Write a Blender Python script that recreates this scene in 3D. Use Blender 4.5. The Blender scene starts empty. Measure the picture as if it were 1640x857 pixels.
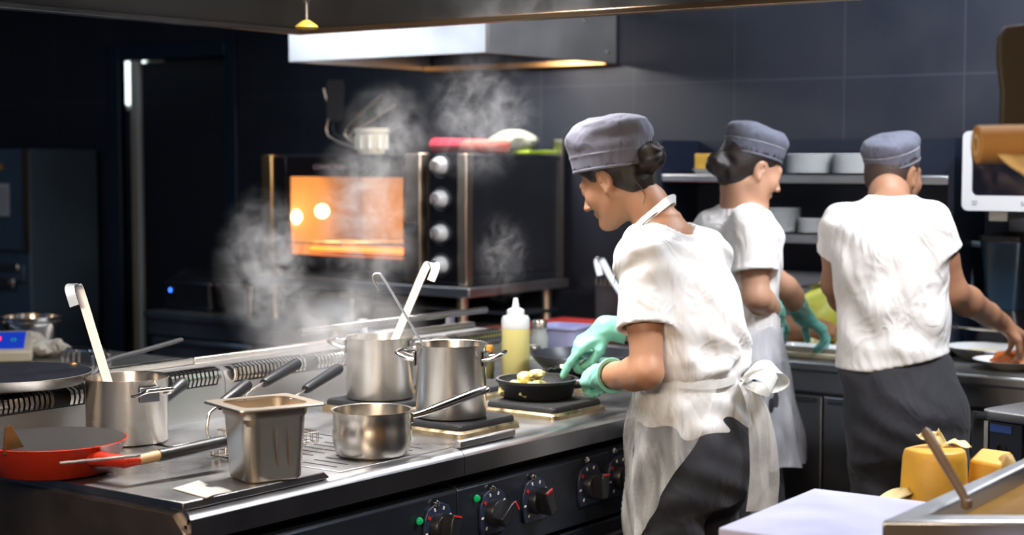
import bpy, bmesh, math, random
import numpy as np
from mathutils import Vector, Matrix, Euler

# ------------------------------------------------------------------ camera, world, lamps, exposure
SC = bpy.context.scene
COL = SC.collection
R = math.radians
CAM_H, YAW, FPX = 1.55, R(36.8), 2625.0
PITCH = math.atan(173.5 / FPX)
cd = bpy.data.cameras.new('camera')
cam = bpy.data.objects.new('camera', cd)
COL.objects.link(cam)
cd.sensor_width = 36.0
cd.lens = FPX / 1640.0 * 36.0
cam.location = (0, 0, CAM_H)
cam.rotation_euler = (R(90) - PITCH, 0, YAW - R(90))
cd.dof.use_dof = True
cd.dof.focus_distance = 3.7
cd.dof.aperture_fstop = 2.8
cd.clip_start = 0.05
SC.camera = cam

W = bpy.data.worlds.new('world')
SC.world = W
W.use_nodes = True
W.node_tree.nodes['Background'].inputs[0].default_value = (0.10, 0.16, 0.30, 1)
W.node_tree.nodes['Background'].inputs[1].default_value = 0.30

def area(name, loc, size, power, col, target=None, spread=180, shape='RECTANGLE'):
    l = bpy.data.lights.new(name, 'AREA')
    l.shape = shape
    l.size, l.size_y = size
    l.energy, l.color, l.spread = power, col, R(spread)
    o = bpy.data.objects.new(name, l)
    COL.objects.link(o)
    o.location = loc
    t = Vector(target) if target else Vector(loc) - Vector((0, 0, 1))
    o.rotation_euler = (t - Vector(loc)).to_track_quat('-Z', 'Y').to_euler()
    return o

WX0 = 5.45
COOL, NEUT, WARM, AMBER = (0.86, 0.93, 1.0), (1.0, 0.96, 0.92), (1.0, 0.80, 0.58), (1.0, 0.55, 0.22)
area('ceiling_lamp_pass', (3.75, 0.85, 2.8), (1.2, 0.35), 58, (.97, .97, 1.0), (3.7, 2.1, 1.0))
area('ceiling_lamp_back', (4.72, 1.75, 2.8), (0.4, 1.2), 30, COOL, (4.9, 2.3, 1.0))
area('hood_lamp_left', (2.6, 2.85, 2.45), (0.9, 0.16), 20, NEUT, spread=105)
area('hood_lamp_right', (3.35, 2.8, 2.45), (0.7, 0.16), 18, NEUT, spread=105)
area('oven_steam_fill', (4.95, 3.9, 1.99), (0.5, 0.14), 9, NEUT)  # unseen lamp, added to light the steam and the oven side
area('left_blue_fill', (2.4, 6.2, 2.85), (1.2, 0.4), 15, (.45, .68, 1.0))  # unseen lamp, added as dim blue fill for the dark left side
area('corridor_lamp', (WX0 + .085, 6.60, 2.5), (.06, .2), 3, (.85, 1, .97), (WX0 + .105, 6.56, 1.2))
area('warm_front_fill', (-0.3, -0.2, 2.85), (1.2, 0.5), 60, WARM)  # unseen lamp, added for soft front fill and gold reflections in the pots
area('pass_heat_lamp', (0.75, 1.55, 1.75), (0.9, 0.25), 22, WARM, (2.6, 2.5, 0.95))
area('oven_hood_front_fill', (3.62, 4.75, 2.14), (1.0, 0.34), 3.0, COOL, (4.6, 4.05, 1.98), spread=120)  # unseen lamp, added to brighten the front face of the oven hood

SC.view_settings.view_transform = 'Standard'
SC.view_settings.look = 'None'
SC.view_settings.gamma = 1.0
SC.view_settings.use_curve_mapping = False
SC.view_settings.exposure = 0.35
SC.cycles.use_denoising = True
SC.cycles.max_bounces = 10
SC.cycles.transparent_max_bounces = 16
SC.cycles.caustics_reflective = False
SC.cycles.caustics_refractive = False
SC.cycles.sample_clamp_indirect = 4.0

# ------------------------------------------------------------------ pixel of the photograph -> point on a plane of the room
_fh = np.array([math.cos(YAW), math.sin(YAW), 0.0])
_r = np.array([math.sin(YAW), -math.cos(YAW), 0.0])
_up = np.array([0, 0, 1.0])
_f = _fh * math.cos(PITCH) - _up * math.sin(PITCH)
_u = _up * math.cos(PITCH) + _fh * math.sin(PITCH)
_C = np.array([0, 0, CAM_H])
def ray(px, py): return _f + _r * (px - 820) / FPX - _u * (py - 428.5) / FPX
def atz(px, py, z):
    d = ray(px, py); return Vector(_C + d * (z - CAM_H) / d[2])
def atD(px, py, D): return Vector(_C + ray(px, py) * D)
def atX(px, py, X):
    d = ray(px, py); return Vector(_C + d * X / d[0])
def atY(px, py, Y):
    d = ray(px, py); return Vector(_C + d * Y / d[1])

# ------------------------------------------------------------------ mesh helpers
class MB:
    def __init__(s): s.v, s.f = [], []
    def add(s, vs, fs, M=None):
        o = len(s.v)
        s.v += [tuple(M @ Vector(p)) if M is not None else tuple(p) for p in vs]
        s.f += [tuple(i + o for i in f) for f in fs]
        return s
    def box(s, x0, x1, y0, y1, z0, z1, M=None):
        vs = [(x0, y0, z0), (x1, y0, z0), (x1, y1, z0), (x0, y1, z0), (x0, y0, z1), (x1, y0, z1), (x1, y1, z1), (x0, y1, z1)]
        return s.add(vs, [(3, 2, 1, 0), (4, 5, 6, 7), (0, 1, 5, 4), (1, 2, 6, 5), (2, 3, 7, 6), (3, 0, 4, 7)], M)
    def lathe(s, prof, n=40, M=None, close=False):
        vs, fs = [], []
        m = len(prof)
        for (r, z) in prof:
            for i in range(n):
                a = 2 * math.pi * i / n
                vs.append((r * math.cos(a), r * math.sin(a), z))
        for j in range(m if close else m - 1):
            j2 = (j + 1) % m
            for i in range(n):
                k = (i + 1) % n
                fs.append((j * n + i, j * n + k, j2 * n + k, j2 * n + i))
        if not close:
            if prof[0][0] > 1e-5: fs.append(tuple(range(n - 1, -1, -1)))
            if prof[-1][0] > 1e-5: fs.append(tuple((m - 1) * n + i for i in range(n)))
        return s.add(vs, fs, M)
    def rings(s, rings, cap0=True, cap1=True, M=None, loop=False):
        n = len(rings[0]); vs = [p for r in rings for p in r]; fs = []
        m = len(rings)
        for j in range(m if loop else m - 1):
            j2 = (j + 1) % m
            for i in range(n):
                k = (i + 1) % n
                fs.append((j * n + i, j * n + k, j2 * n + k, j2 * n + i))
        if cap0 and not loop: fs.append(tuple(range(n - 1, -1, -1)))
        if cap1 and not loop: fs.append(tuple((m - 1) * n + i for i in range(n)))
        return s.add(vs, fs, M)
    def tube(s, pts, rad, n=10, M=None, smooth=0, sx=1.0, ref=None, loop=False):
        pts = [Vector(p) for p in pts]
        rads = list(rad) if isinstance(rad, (list, tuple)) else [rad] * len(pts)
        if smooth: pts, rads = crom(pts, rads, smooth)
        rs, up = [], Vector(ref) if ref else None
        for i, p in enumerate(pts):
            if loop: t = pts[(i + 1) % len(pts)] - pts[i - 1]
            else: t = pts[min(i + 1, len(pts) - 1)] - pts[max(i - 1, 0)]
            t.normalize()
            if up is None: up = Vector((0, 0, 1)) if abs(t.z) < .9 else Vector((1, 0, 0))
            a = t.cross(up).normalized(); b = a.cross(t).normalized()
            if ref is None: up = b
            rs.append([tuple(p + a * math.cos(2 * math.pi * k / n) * rads[i] * sx + b * math.sin(2 * math.pi * k / n) * rads[i]) for k in range(n)])
        return s.rings(rs, M=M, loop=loop)
    def strip(s, pts, w, t, wd, M=None, smooth=0):
        """a flat bar of width w (along wd) and thickness t swept along pts"""
        pts = [Vector(p) for p in pts]
        ws = list(w) if isinstance(w, (list, tuple)) else [w] * len(pts)
        if smooth: pts, ws = crom(pts, ws, smooth)
        wd = Vector(wd).normalized(); rs = []
        for i, p in enumerate(pts):
            tg = (pts[min(i + 1, len(pts) - 1)] - pts[max(i - 1, 0)]).normalized()
            a = (wd - tg * wd.dot(tg)).normalized(); b = tg.cross(a)
            rs.append([tuple(p + a * u * ws[i] / 2 + b * v * t / 2) for u, v in ((-1, -1), (1, -1), (1, 1), (-1, 1))])
        return s.rings(rs, M=M)
    def prism(s, poly, d0, d1, axis='y', M=None):
        def P(a, b, d): return {'x': (d, a, b), 'y': (a, d, b), 'z': (a, b, d)}[axis]
        n = len(poly)
        vs = [P(a, b, d0) for a, b in poly] + [P(a, b, d1) for a, b in poly]
        fs = [tuple(range(n)), tuple(range(2 * n - 1, n - 1, -1))] + [(i, i + n, (i + 1) % n + n, (i + 1) % n) for i in range(n)]
        return s.add(vs, fs, M)

def crom(pts, rads, k):
    P, Q = [], []
    n = len(pts)
    for i in range(n - 1):
        a, b, c, d = pts[max(i - 1, 0)], pts[i], pts[i + 1], pts[min(i + 2, n - 1)]
        for j in range(k):
            t = j / k
            P.append(0.5 * ((2 * b) + (c - a) * t + (2 * a - 5 * b + 4 * c - d) * t * t + (3 * b - a - 3 * c + d) * t ** 3))
            Q.append(rads[i] * (1 - t) + rads[i + 1] * t)
    P.append(pts[-1]); Q.append(rads[-1])
    return P, Q

def rrect(hx, hy, r, z, k=6, cx=0, cy=0):
    out = []
    for (sx, sy, a0) in ((1, 1, 0), (-1, 1, 90), (-1, -1, 180), (1, -1, 270)):
        for i in range(k + 1):
            a = R(a0 + 90 * i / k)
            out.append((cx + sx * (hx - r) + r * math.cos(a), cy + sy * (hy - r) + r * math.sin(a), z))
    return out

def T(x, y, z, rz=0, ry=0, rx=0):
    return Matrix.Translation((x, y, z)) @ Euler((R(rx), R(ry), R(rz))).to_matrix().to_4x4()

def finish(me, ang=38):
    bm = bmesh.new(); bm.from_mesh(me)
    bmesh.ops.recalc_face_normals(bm, faces=bm.faces)
    bm.to_mesh(me); bm.free()
    me.polygons.foreach_set('use_smooth', [True] * len(me.polygons))
    me.set_sharp_from_angle(angle=R(ang))

def obj(name, mb, m, parent=None, bevel=0, seg=2, label=None, ang=38, loc=None):
    me = bpy.data.meshes.new(name)
    me.from_pydata(mb.v, [], mb.f)
    finish(me, ang)
    me.materials.append(m)
    o = bpy.data.objects.new(name, me)
    COL.objects.link(o)
    if parent: o.parent = parent
    if loc: o.location = loc
    if bevel:
        b = o.modifiers.new('bevel', 'BEVEL'); b.width = bevel; b.segments = seg; b.limit_method = 'ANGLE'; b.angle_limit = R(40)
    if label: o['label'] = label
    return o

def tag(o, label, cat, group=None, kind=None):
    o['label'], o['category'] = label, cat
    if group: o['group'] = group
    if kind: o['kind'] = kind
    return o

def thing(name, label, cat, loc=(0, 0, 0), rz=0, group=None):
    o = bpy.data.objects.new(name, None); COL.objects.link(o)
    o.empty_display_size = .1
    o.location = loc; o.rotation_euler = (0, 0, R(rz))
    return tag(o, label, cat, group)

def struct(name, mb, m, **k):
    o = obj(name, mb, m, **k); o['kind'] = 'structure'; return o

def kids(o): return [c for c in COL.objects if c.parent == o]
def dup(root, loc, rz=0, label=None, group=None):
    r = root.copy(); COL.objects.link(r); r.location = loc; r.rotation_euler = (0, 0, R(rz))
    if label: r['label'] = label
    if group: r['group'] = group
    for ch in kids(root):
        c = ch.copy(); COL.objects.link(c); c.parent = r
        for g in kids(ch):
            d = g.copy(); COL.objects.link(d); d.parent = c
    return r

def text(name, s, size, m, M, parent=None, ext=.0004):
    c = bpy.data.curves.new(name, 'FONT'); c.body = s; c.size = size; c.extrude = ext
    c.align_x = 'CENTER'; c.align_y = 'CENTER'; c.materials.append(m)
    o = bpy.data.objects.new(name, c); COL.objects.link(o)
    if parent: o.parent = parent
    o.matrix_local = M
    me = bpy.data.meshes.new_from_object(o.evaluated_get(bpy.context.evaluated_depsgraph_get()))
    q = bpy.data.objects.new(name, me); COL.objects.link(q)
    if parent: q.parent = parent
    q.matrix_local = M
    bpy.data.objects.remove(o)
    return q

# ------------------------------------------------------------------ materials
def lin(h):
    h = h.lstrip('#'); out = []
    for i in (0, 2, 4):
        c = int(h[i:i + 2], 16) / 255
        out.append(c / 12.92 if c <= .04045 else ((c + .055) / 1.055) ** 2.4)
    return tuple(out) + (1,)

def mat(name, col, rough=.5, metal=0, var=0, vscale=20, bump=0, bscale=60, stretch=(1, 1, 1), rvar=0, **kw):
    m = bpy.data.materials.new(name); m.use_nodes = True
    nt = m.node_tree; b = nt.nodes['Principled BSDF']
    c = lin(col) if isinstance(col, str) else tuple(col) + (1,)
    b.inputs['Base Color'].default_value = c
    b.inputs['Roughness'].default_value = rough
    b.inputs['Metallic'].default_value = metal
    for k, v in kw.items(): b.inputs[k.replace('_', ' ')].default_value = v
    if var or bump or rvar:
        tc = nt.nodes.new('ShaderNodeTexCoord'); mp = nt.nodes.new('ShaderNodeMapping')
        nt.links.new(tc.outputs['Object'], mp.inputs[0]); mp.inputs['Scale'].default_value = stretch
        def noise(s, det=4):
            n = nt.nodes.new('ShaderNodeTexNoise'); n.inputs['Scale'].default_value = s; n.inputs['Detail'].default_value = det
            nt.links.new(mp.outputs[0], n.inputs['Vector']); return n
        if var or rvar: nz = noise(vscale)
        if var:
            mx = nt.nodes.new('ShaderNodeMix'); mx.data_type = 'RGBA'
            mx.inputs[6].default_value = tuple(x * (1 - var) for x in c[:3]) + (1,)
            mx.inputs[7].default_value = tuple(min(1, x * (1 + var)) for x in c[:3]) + (1,)
            nt.links.new(nz.outputs[0], mx.inputs[0]); nt.links.new(mx.outputs[2], b.inputs['Base Color'])
        if rvar:
            mr = nt.nodes.new('ShaderNodeMapRange'); mr.inputs[3].default_value = max(.02, rough - rvar); mr.inputs[4].default_value = rough + rvar
            mr.inputs[1].default_value = .3; mr.inputs[2].default_value = .7
            nt.links.new(nz.outputs[0], mr.inputs[0]); nt.links.new(mr.outputs[0], b.inputs['Roughness'])
        if bump:
            nb = noise(bscale); bp = nt.nodes.new('ShaderNodeBump'); bp.inputs['Strength'].default_value = bump; bp.inputs['Distance'].default_value = .004
            nt.links.new(nb.outputs[0], bp.inputs['Height']); nt.links.new(bp.outputs[0], b.inputs['Normal'])
    return m

M = {}
M['steel'] = mat('brushed_steel', (.62, .575, .52), .27, 1, Anisotropic=.8, Anisotropic_Rotation=.25)
M['steel_gn'] = mat('satin_container_steel', (.66, .58, .48), .34, 1, var=.10, vscale=10)
_tg = M['steel'].node_tree.nodes.new('ShaderNodeTangent'); _tg.direction_type = 'RADIAL'; _tg.axis = 'Z'
M['steel'].node_tree.links.new(_tg.outputs[0], M['steel'].node_tree.nodes['Principled BSDF'].inputs['Tangent'])
M['steel_h'] = mat('brushed_steel_sheet', (.50, .50, .51), .36, 1, var=.08, vscale=4, rvar=.06)
M['steel_dark'] = mat('dull_dark_steel', (.20, .21, .23), .42, 1, var=.2, vscale=7, rvar=.1)
M['steel_polish'] = mat('polished_steel', (.66, .64, .62), .16, 1, var=.08, vscale=12, rvar=.05)
M['steel_worn'] = mat('scratched_steel_top', (.50, .50, .51), .32, 1, var=.08, vscale=6, rvar=.07)
M['iron'] = mat('cast_iron', (.016, .016, .018), .55, .1, var=.4, vscale=40, bump=.35, bscale=220)
M['iron_trim'] = mat('burnt_brass_trim', (.42, .33, .20), .38, 1, var=.5, vscale=30, rvar=.15)
M['black'] = mat('black_plastic', (.013, .014, .018), .38, var=.2, vscale=30)
M['panel'] = mat('navy_control_panel', (.030, .036, .052), .36, .55, var=.15, vscale=6, rvar=.07)
M['wall'] = None
M['white_p'] = mat('white_plastic', (.72, .73, .74), .4)
M['porcelain'] = mat('white_porcelain', (.80, .82, .84), .2)
M['red_enamel'] = mat('red_enamel', (.36, .022, .007), .32, var=.25, vscale=18, rvar=.1)
M['wood'] = mat('light_wood', (.42, .27, .14), .55, var=.3, vscale=12, stretch=(1, 1, 8))
M['red_mark'] = mat('red_paint_mark', (.55, .02, .015), .45)
M['white_mark'] = mat('white_paint_mark', (.75, .75, .72), .45)
M['green_lamp'] = mat('green_indicator_lens', (.0, .20, .06), .2, Emission_Color=(.0, .6, .16, 1), Emission_Strength=.25)
M['dark_gap'] = mat('dark_interior', (.006, .007, .010), .7)
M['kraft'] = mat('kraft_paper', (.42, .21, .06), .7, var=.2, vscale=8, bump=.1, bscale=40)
M['paper'] = mat('white_paper', (.50, .48, .45), .8, bump=.2, bscale=30)
M['cheese'] = mat('yellow_cheese', (.72, .40, .045), .5, var=.25, vscale=14, bump=.2, bscale=60, Subsurface_Weight=.1)
M['rind'] = mat('cheese_paper_rind', (.62, .45, .20), .7, var=.2, vscale=20, bump=.4, bscale=50)
M['board_blue'] = mat('blue_cutting_board', (.46, .48, .70), .5, var=.2, vscale=9, rvar=.1)
M['board_red'] = mat('red_cutting_board', (.48, .035, .03), .5, var=.2, vscale=9)
M['board_white'] = mat('cream_cutting_board', (.66, .60, .44), .5, var=.2, vscale=9)
M['scale'] = mat('cream_plastic', (.60, .56, .44), .45)

# ------------------------------------------------------------------ the room
WX = 5.45
def wall_material():
    m = mat('charcoal_wall_panels', (.019, .022, .034), .42, rvar=.10, vscale=4, var=.2)
    nt = m.node_tree; b = nt.nodes['Principled BSDF']
    geo = nt.nodes.new('ShaderNodeNewGeometry'); sep = nt.nodes.new('ShaderNodeSeparateXYZ'); cmb = nt.nodes.new('ShaderNodeCombineXYZ')
    nt.links.new(geo.outputs['Position'], sep.inputs[0])
    a1 = nt.nodes.new('ShaderNodeMath'); a1.inputs[1].default_value = -1.885 + .83 * 4
    a2 = nt.nodes.new('ShaderNodeMath'); a2.inputs[1].default_value = -1.843 + .83 * 4
    nt.links.new(sep.outputs[1], a1.inputs[0]); nt.links.new(sep.outputs[2], a2.inputs[0])
    nt.links.new(a1.outputs[0], cmb.inputs[0]); nt.links.new(a2.outputs[0], cmb.inputs[1])
    br = nt.nodes.new('ShaderNodeTexBrick'); br.offset = 0
    br.inputs['Scale'].default_value = 1; br.inputs['Mortar Size'].default_value = .0035; br.inputs['Mortar Smooth'].default_value = .4
    br.inputs['Brick Width'].default_value = .447; br.inputs['Row Height'].default_value = .83
    br.inputs['Color1'].default_value = (.019, .022, .034, 1); br.inputs['Color2'].default_value = (.0175, .021, .033, 1); br.inputs['Mortar'].default_value = (.036, .040, .060, 1)
    nt.links.new(cmb.outputs[0], br.inputs['Vector']); nt.links.new(br.outputs['Color'], b.inputs['Base Color'])
    return m
M['wall'] = wall_material()
M['wall_dark'] = mat('navy_painted_wall', (.010, .016, .034), .6, var=.2, vscale=3)
M['floor'] = mat('dark_floor_tiles', (.020, .022, .028), .35, rvar=.12, vscale=6, var=.3)
M['frame_navy'] = mat('navy_door_frame', (.010, .020, .045), .4)
M['corridor'] = mat('pale_corridor_paint', (.55, .58, .58), .6)

struct('floor', MB().box(-2.5, WX + 2, -2.5, 8.6, -.06, 0), M['floor'])
struct('ceiling', MB().box(-2.5, WX + 2, -2.5, 8.6, 2.95, 3.05), mat('dark_ceiling', (.03, .034, .045), .8))
DY0, DY1, DZ = 5.765, 6.525, 2.04
struct('wall_back', MB().box(WX, WX + .02, -2.5, DY0, 0, 2.95).box(WX, WX + .02, DY1, 8.6, 0, 2.95).box(WX, WX + .02, DY0, DY1, DZ, 2.95), M['wall'])
struct('wall_front', MB().box(-2.5, WX, -2.6, -2.5, 0, 2.95).box(-2.6, -2.5, -2.6, 3.2, 0, 2.95), mat('beige_wall_paint', (.56, .37, .19), .7))  # unseen walls, warm beige added for gold reflections in the pots
struct('wall_left', MB().box(-2.5, WX, 8.45, 8.6, 0, 2.95), M['wall_dark'])
fr = MB().box(WX - .02, WX + .025, DY0 - .075, DY0, 0, DZ + .075).box(WX - .02, WX + .025, DY1, DY1 + .075, 0, DZ + .075).box(WX - .02, WX + .025, DY0, DY1, DZ, DZ + .075)
struct('trim_1', fr, M['frame_navy'], bevel=.004)
# dark passage behind the door opening, a pale door jamb and a lit ceiling box at its left
struct('wall_passage', MB().box(WX + .13, WX + 1.9, 7.3, 7.4, 0, 2.95).box(WX + 1.9, WX + 2.0, 4.8, 7.4, 0, 2.95).box(WX + .13, WX + 1.9, 4.8, 4.9, 0, 2.95), M['wall_dark'])
struct('door_1', MB().box(WX + .11, WX + .15, 5.70, 6.50, .01, DZ - .005), mat('dark_door_leaf', (.010, .012, .020), .5))
struct('trim_2', MB().box(WX + .10, WX + .12, 6.508, 6.578, 0, 2.10), M['corridor'])
lb = thing('wall_light_box', 'white lit box high on the wall seen through the dark doorway', 'wall light', (WX + .24, 6.625, 1.80))
obj('housing', MB().box(-.06, .06, -.085, .085, 0, .30), M['white_p'], lb, bevel=.006)
obj('diffuser', MB().box(-.075, -.06, -.07, .07, .03, .27), mat('lit_diffuser', (.8, .85, .85), .5, Emission_Color=(.85, 1, .97, 1), Emission_Strength=1.6), lb, bevel=.004)
obj('mounting_post', MB().box(-.03, .03, -.03, .03, -1.80, 0), M['frame_navy'], lb)

# ------------------------------------------------------------------ extractor hoods
HZ1 = 1.945
hood = thing('extractor_hood', 'large dark steel extractor hood hanging above the stove', 'extractor hood', (2.2, 2.7, HZ1))
hx1, hy1 = 1.575, .965
mh = MB().box(-1.4, hx1 + .02, hy1, hy1 + .02, .0, .62).box(hx1, hx1 + .02, -1.15, hy1, 0, .62).box(-1.4, hx1, -1.17, -1.15, .0, .62).box(-1.42, -1.4, -1.17, hy1 + .02, 0, .62).box(-1.42, hx1 + .02, -1.17, hy1 + .02, .62, .64)
obj('canopy', mh, M['steel_dark'], hood)
obj('gutter_lip', MB().box(-1.4, hx1 - .046, hy1 - .05, hy1, -.004, .012), M['steel_dark'], hood, bevel=.002)
lip = MB().box(hx1 - .045, hx1, -1.15, hy1, -.004, .012)
obj('gutter_lip', lip, mat('steel_lip_warm_reflection', (.36, .25, .16), .32, 1), hood, bevel=.002)  # warm reflection put into the base colour of this steel lip
fl = MB()
for i in range(6): fl.box(-1.2 + i * .44, -.80 + i * .44, hy1 - .36, hy1 - .33, .20, .60, None)
obj('grease_filter', MB().box(-1.38, hx1, -.05, .0, .44, .615), M['steel_dark'], hood)
obj('support_rod', MB().tube([(1.0, .30, .62), (1.0, .30, 1.0)], .012), M['steel_dark'], hood)
p = atY(491, 44, 3.25)
nz = thing('sprinkler_nozzle', 'small yellow capped sprinkler nozzle on a pipe under the big hood', 'sprinkler nozzle', tuple(p))
obj('cap', MB().lathe([(.004, .022), (.012, .018), (.030, .006), (.033, 0), (.030, -.004), (0, -.006)], 24), mat('yellow_cap', (.62, .44, .06), .4), nz)
obj('pipe', MB().tube([(0, 0, .02), (0, 0, .08), (.002, 0, HZ1 + .63 - p.z)], [.007, .006, .006]), M['steel'], nz)
obj('coupling', MB().lathe([(.0105, .07), (.0105, .10)], 12), M['steel_polish'], nz)

h2 = thing('oven_hood', 'bright brushed steel extractor hood above the oven', 'extractor hood', (4.6, 3.557, 1.925))
pr = [(0, 0), (.84, 0), (.84, .45), (.42, .45), (0, .165)]
c2 = MB().box(0, .015, 0, .965, 0, .20).box(0.015, .84, 0, .015, 0, .20).box(.015, .84, .95, .965, 0, .20).box(.015, .84, .015, .95, .19, .20)
obj('canopy', c2, mat('satin_hood_steel', (.52, .52, .53), .46, 1, var=.06, vscale=4, rvar=.05), h2, bevel=.002)
obj('flue_box', MB().box(.25, .84, .15, .85, .20, 1.02), M['steel_dark'], h2)
obj('rear_lip', MB().box(.79, .845, .02, .945, -.004, .016), mat('steel_lip_orange_reflection', (.75, .40, .16), .35, 1), h2)  # strip coloured orange to stand in for warm light reflected under the hood
obj('inner_lip', MB().box(.05, .83, .015, .045, .012, .03).box(.015, .05, .015, .95, .012, .02), mat('steel_lip_amber_reflection', (.42, .24, .10), .3, 1), h2)  # amber base colour imitates a warm reflection in the steel
for (x, z) in ((.62, .155), (.78, .045)): obj('rivet', MB().lathe([(.0, .006), (.008, .004), (.011, 0)], 14, T(x, 0, z, rx=90)), M['steel_polish'], h2)

# ------------------------------------------------------------------ oven on its stand, on the rear worktop
def worktop(name, label, y0, y1, front=4.72, doors=3):
    t = thing(name, label, 'counter', (front, y0, 0))
    w, d = y1 - y0, WX - .005 - front
    obj('top', MB().box(-.02, d, 0, w, .865, .90), M['steel_h'], t, bevel=.008)
    obj('apron_rail', MB().box(0, .02, .01, w - .01, .80, .865), M['steel_h'], t)
    obj('carcass', MB().box(.03, d, .01, w - .01, .10, .80), M['steel_dark'], t)
    n = doors
    for i in range(n):
        a = .02 + (w - .04) * i / n; b = .02 + (w - .04) * (i + 1) / n - .008
        q = obj('door', MB().box(.008, .03, a, b, .12, .785), M['steel_h'], t, bevel=.003)
        obj('handle', MB().box(-.012, .006, a + .02, b - .02, .765, .778), M['steel_dark'], q, bevel=.002)
    obj('plinth', MB().box(.06, d, .02, w - .02, 0, .10), M['dark_gap'], t)
    return t
worktop('rear_counter', 'low steel counter against the back wall under the oven', 3.62, 5.49, 4.70, 3)
worktop('prep_counter', 'steel prep counter where two cooks in caps stand facing the back wall', .85, 2.86, 4.80, 4)
bs = thing('splashback_vent', 'low finned steel splashback on the back wall behind the red boards', 'splashback', (5.36, 2.88, .9))
obj('panel', MB().box(0, .08, 0, .72, 0, .16), M['steel_dark'], bs, bevel=.004)
mb = MB()
for i in range(34): mb.box(-.012, .05, .01 + i * .021, .018 + i * .021, .155, .185)
obj('fins', mb, M['steel'], bs)
obj('worktop_bridge', MB().box(-.60, .085, -.015, .735, -.04, 0).box(-.55, .08, 0, .72, -.90, -.04), M['steel_dark'], bs, bevel=.006)

OZ, OH, OW, OL = 1.075, .495, 1.07, .60
ov = thing('convection_oven', 'large dark convection oven with glowing window and four white knobs', 'oven', (4.80, 3.80, OZ))
M['oven_dark'] = mat('dark_oven_steel', (.055, .06, .075), .38, .75, var=.15, vscale=5, rvar=.08)
M['copper'] = mat('warm_steel_column', (.56, .44, .34), .36, 1, var=.12, vscale=6)
wy0, wy1, wz0, wz1 = .315, .94, .09, .405     # window opening in the front
sh = MB().box(.03, OL, 0, OW, OH - .02, OH).box(.03, OL, 0, OW, 0, .03).box(.03, OL, 0, .03, .03, OH - .02).box(.03, OL, OW - .03, OW, .03, OH - .02).box(OL - .02, OL, .03, OW - .03, .03, OH - .02).box(.03, OL - .02, .262, .285, .03, OH - .02)
obj('body', sh, M['oven_dark'], ov, bevel=.004)
obj('rear_edge', MB().box(OL, OL + .012, -.012, .03, 0, OH + .06), M['steel'], ov)
dr = obj('door', MB().box(0, .03, .285, wy0, 0.03, OH - .01).box(0, .03, wy1, OW - .06, .03, OH - .01).box(0, .03, wy0, wy1, wz1, OH - .01).box(0, .03, wy0, wy1, .03, wz0), mat('black_glass_door', (.012, .010, .012), .12), ov, bevel=.002)
obj('glass', MB().box(.010, .016, wy0, wy1, wz0, wz1), mat('oven_glass', (1, .93, .85), .03, Transmission_Weight=1.0, IOR=1.2), dr)
M['brass'] = mat('warm_brass_column', (.50, .29, .12), .34, 1, var=.12, vscale=6)
obj('hinge_column', MB().box(-.012, .03, OW - .058, OW, 0, OH), M['brass'], ov, bevel=.006)
hc = obj('handle_column', MB().box(-.03, .03, .205, .283, 0.005, OH + .004), M['copper'], ov, bevel=.006)
obj('latch', MB().box(-.05, -.028, .21, .275, .19, .235), M['black'], hc, bevel=.006)
obj('control_panel', MB().box(.0, .035, .045, .20, .005, OH), mat('black_control_panel', (.012, .012, .016), .22), ov, bevel=.003)
obj('corner_strip', MB().box(-.006, .035, .0, .042, 0, OH), M['copper'], ov, bevel=.004)
for i, z in enumerate((.45, .325, .195, .075)):
    k = obj('knob', MB().lathe([(.034, 0), (.034, .012), (.029, .022), (.027, .034), (.022, .040), (0, .041)], 28, T(0, .125, z, ry=-90)), mat('white_knob', (.75, .74, .74), .3) if i == 0 else bpy.data.materials['white_knob'], ov)
    obj('grip', MB().box(-.048, -.036, .119, .131, z - .022, z + .022), M['steel_polish'], k, bevel=.003)
    obj('dial_ring', MB().lathe([(.046, .0), (.046, .002), (.040, .002), (.040, 0)], 28, T(-.0005, .125, z, ry=-90), close=True), M['steel_dark'], ov)
text('maker_sign', 'CONVECTION', .026, mat('pink_lettering', (.55, .36, .36), .5), Matrix(((0, 0, -1, -.002), (-1, 0, 0, .70), (0, 1, 0, .443), (0, 0, 0, 1))), ov)
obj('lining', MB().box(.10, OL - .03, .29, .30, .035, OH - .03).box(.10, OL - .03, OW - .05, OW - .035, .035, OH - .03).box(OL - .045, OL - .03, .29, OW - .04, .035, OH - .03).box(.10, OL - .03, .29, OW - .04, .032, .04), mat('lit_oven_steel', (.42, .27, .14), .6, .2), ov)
mb = MB()
for i in range(9): mb.tube([(.12 + i * .05, .31, .13), (.12 + i * .05, OW - .06, .13)], .003, 6)
obj('rack', mb.tube([(.10, .31, .13), (.10, OW - .06, .13)], .004, 6), M['steel'], ov)
ol = obj('lamp_lens', MB().lathe([(0, .018), (.02, .014), (.030, 0)], 20, T(.14, OW - .052, .235, rx=90)), mat('oven_lamp', (1, .8, .5), .4, Emission_Color=(1, .70, .34, 1), Emission_Strength=55), ov)
obj('heating_element', MB().tube([(.14, .34, .105), (.14, .90, .105), (.22, .90, .105), (.22, .34, .105), (.30, .34, .105), (.30, .90, .105)], .007, 8, smooth=4), mat('hot_element', (.8, .15, .05), .5, Emission_Color=(1, .16, .02, 1), Emission_Strength=3), ov)
l = bpy.data.lights.new('oven_inner_lamp', 'POINT'); l.energy = 6.5; l.color = (1, .60, .28); l.shadow_soft_size = .03
lo = bpy.data.objects.new('oven_inner_lamp', l); COL.objects.link(lo); lo.location = (4.97, 3.80 + .90, OZ + .26)

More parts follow.
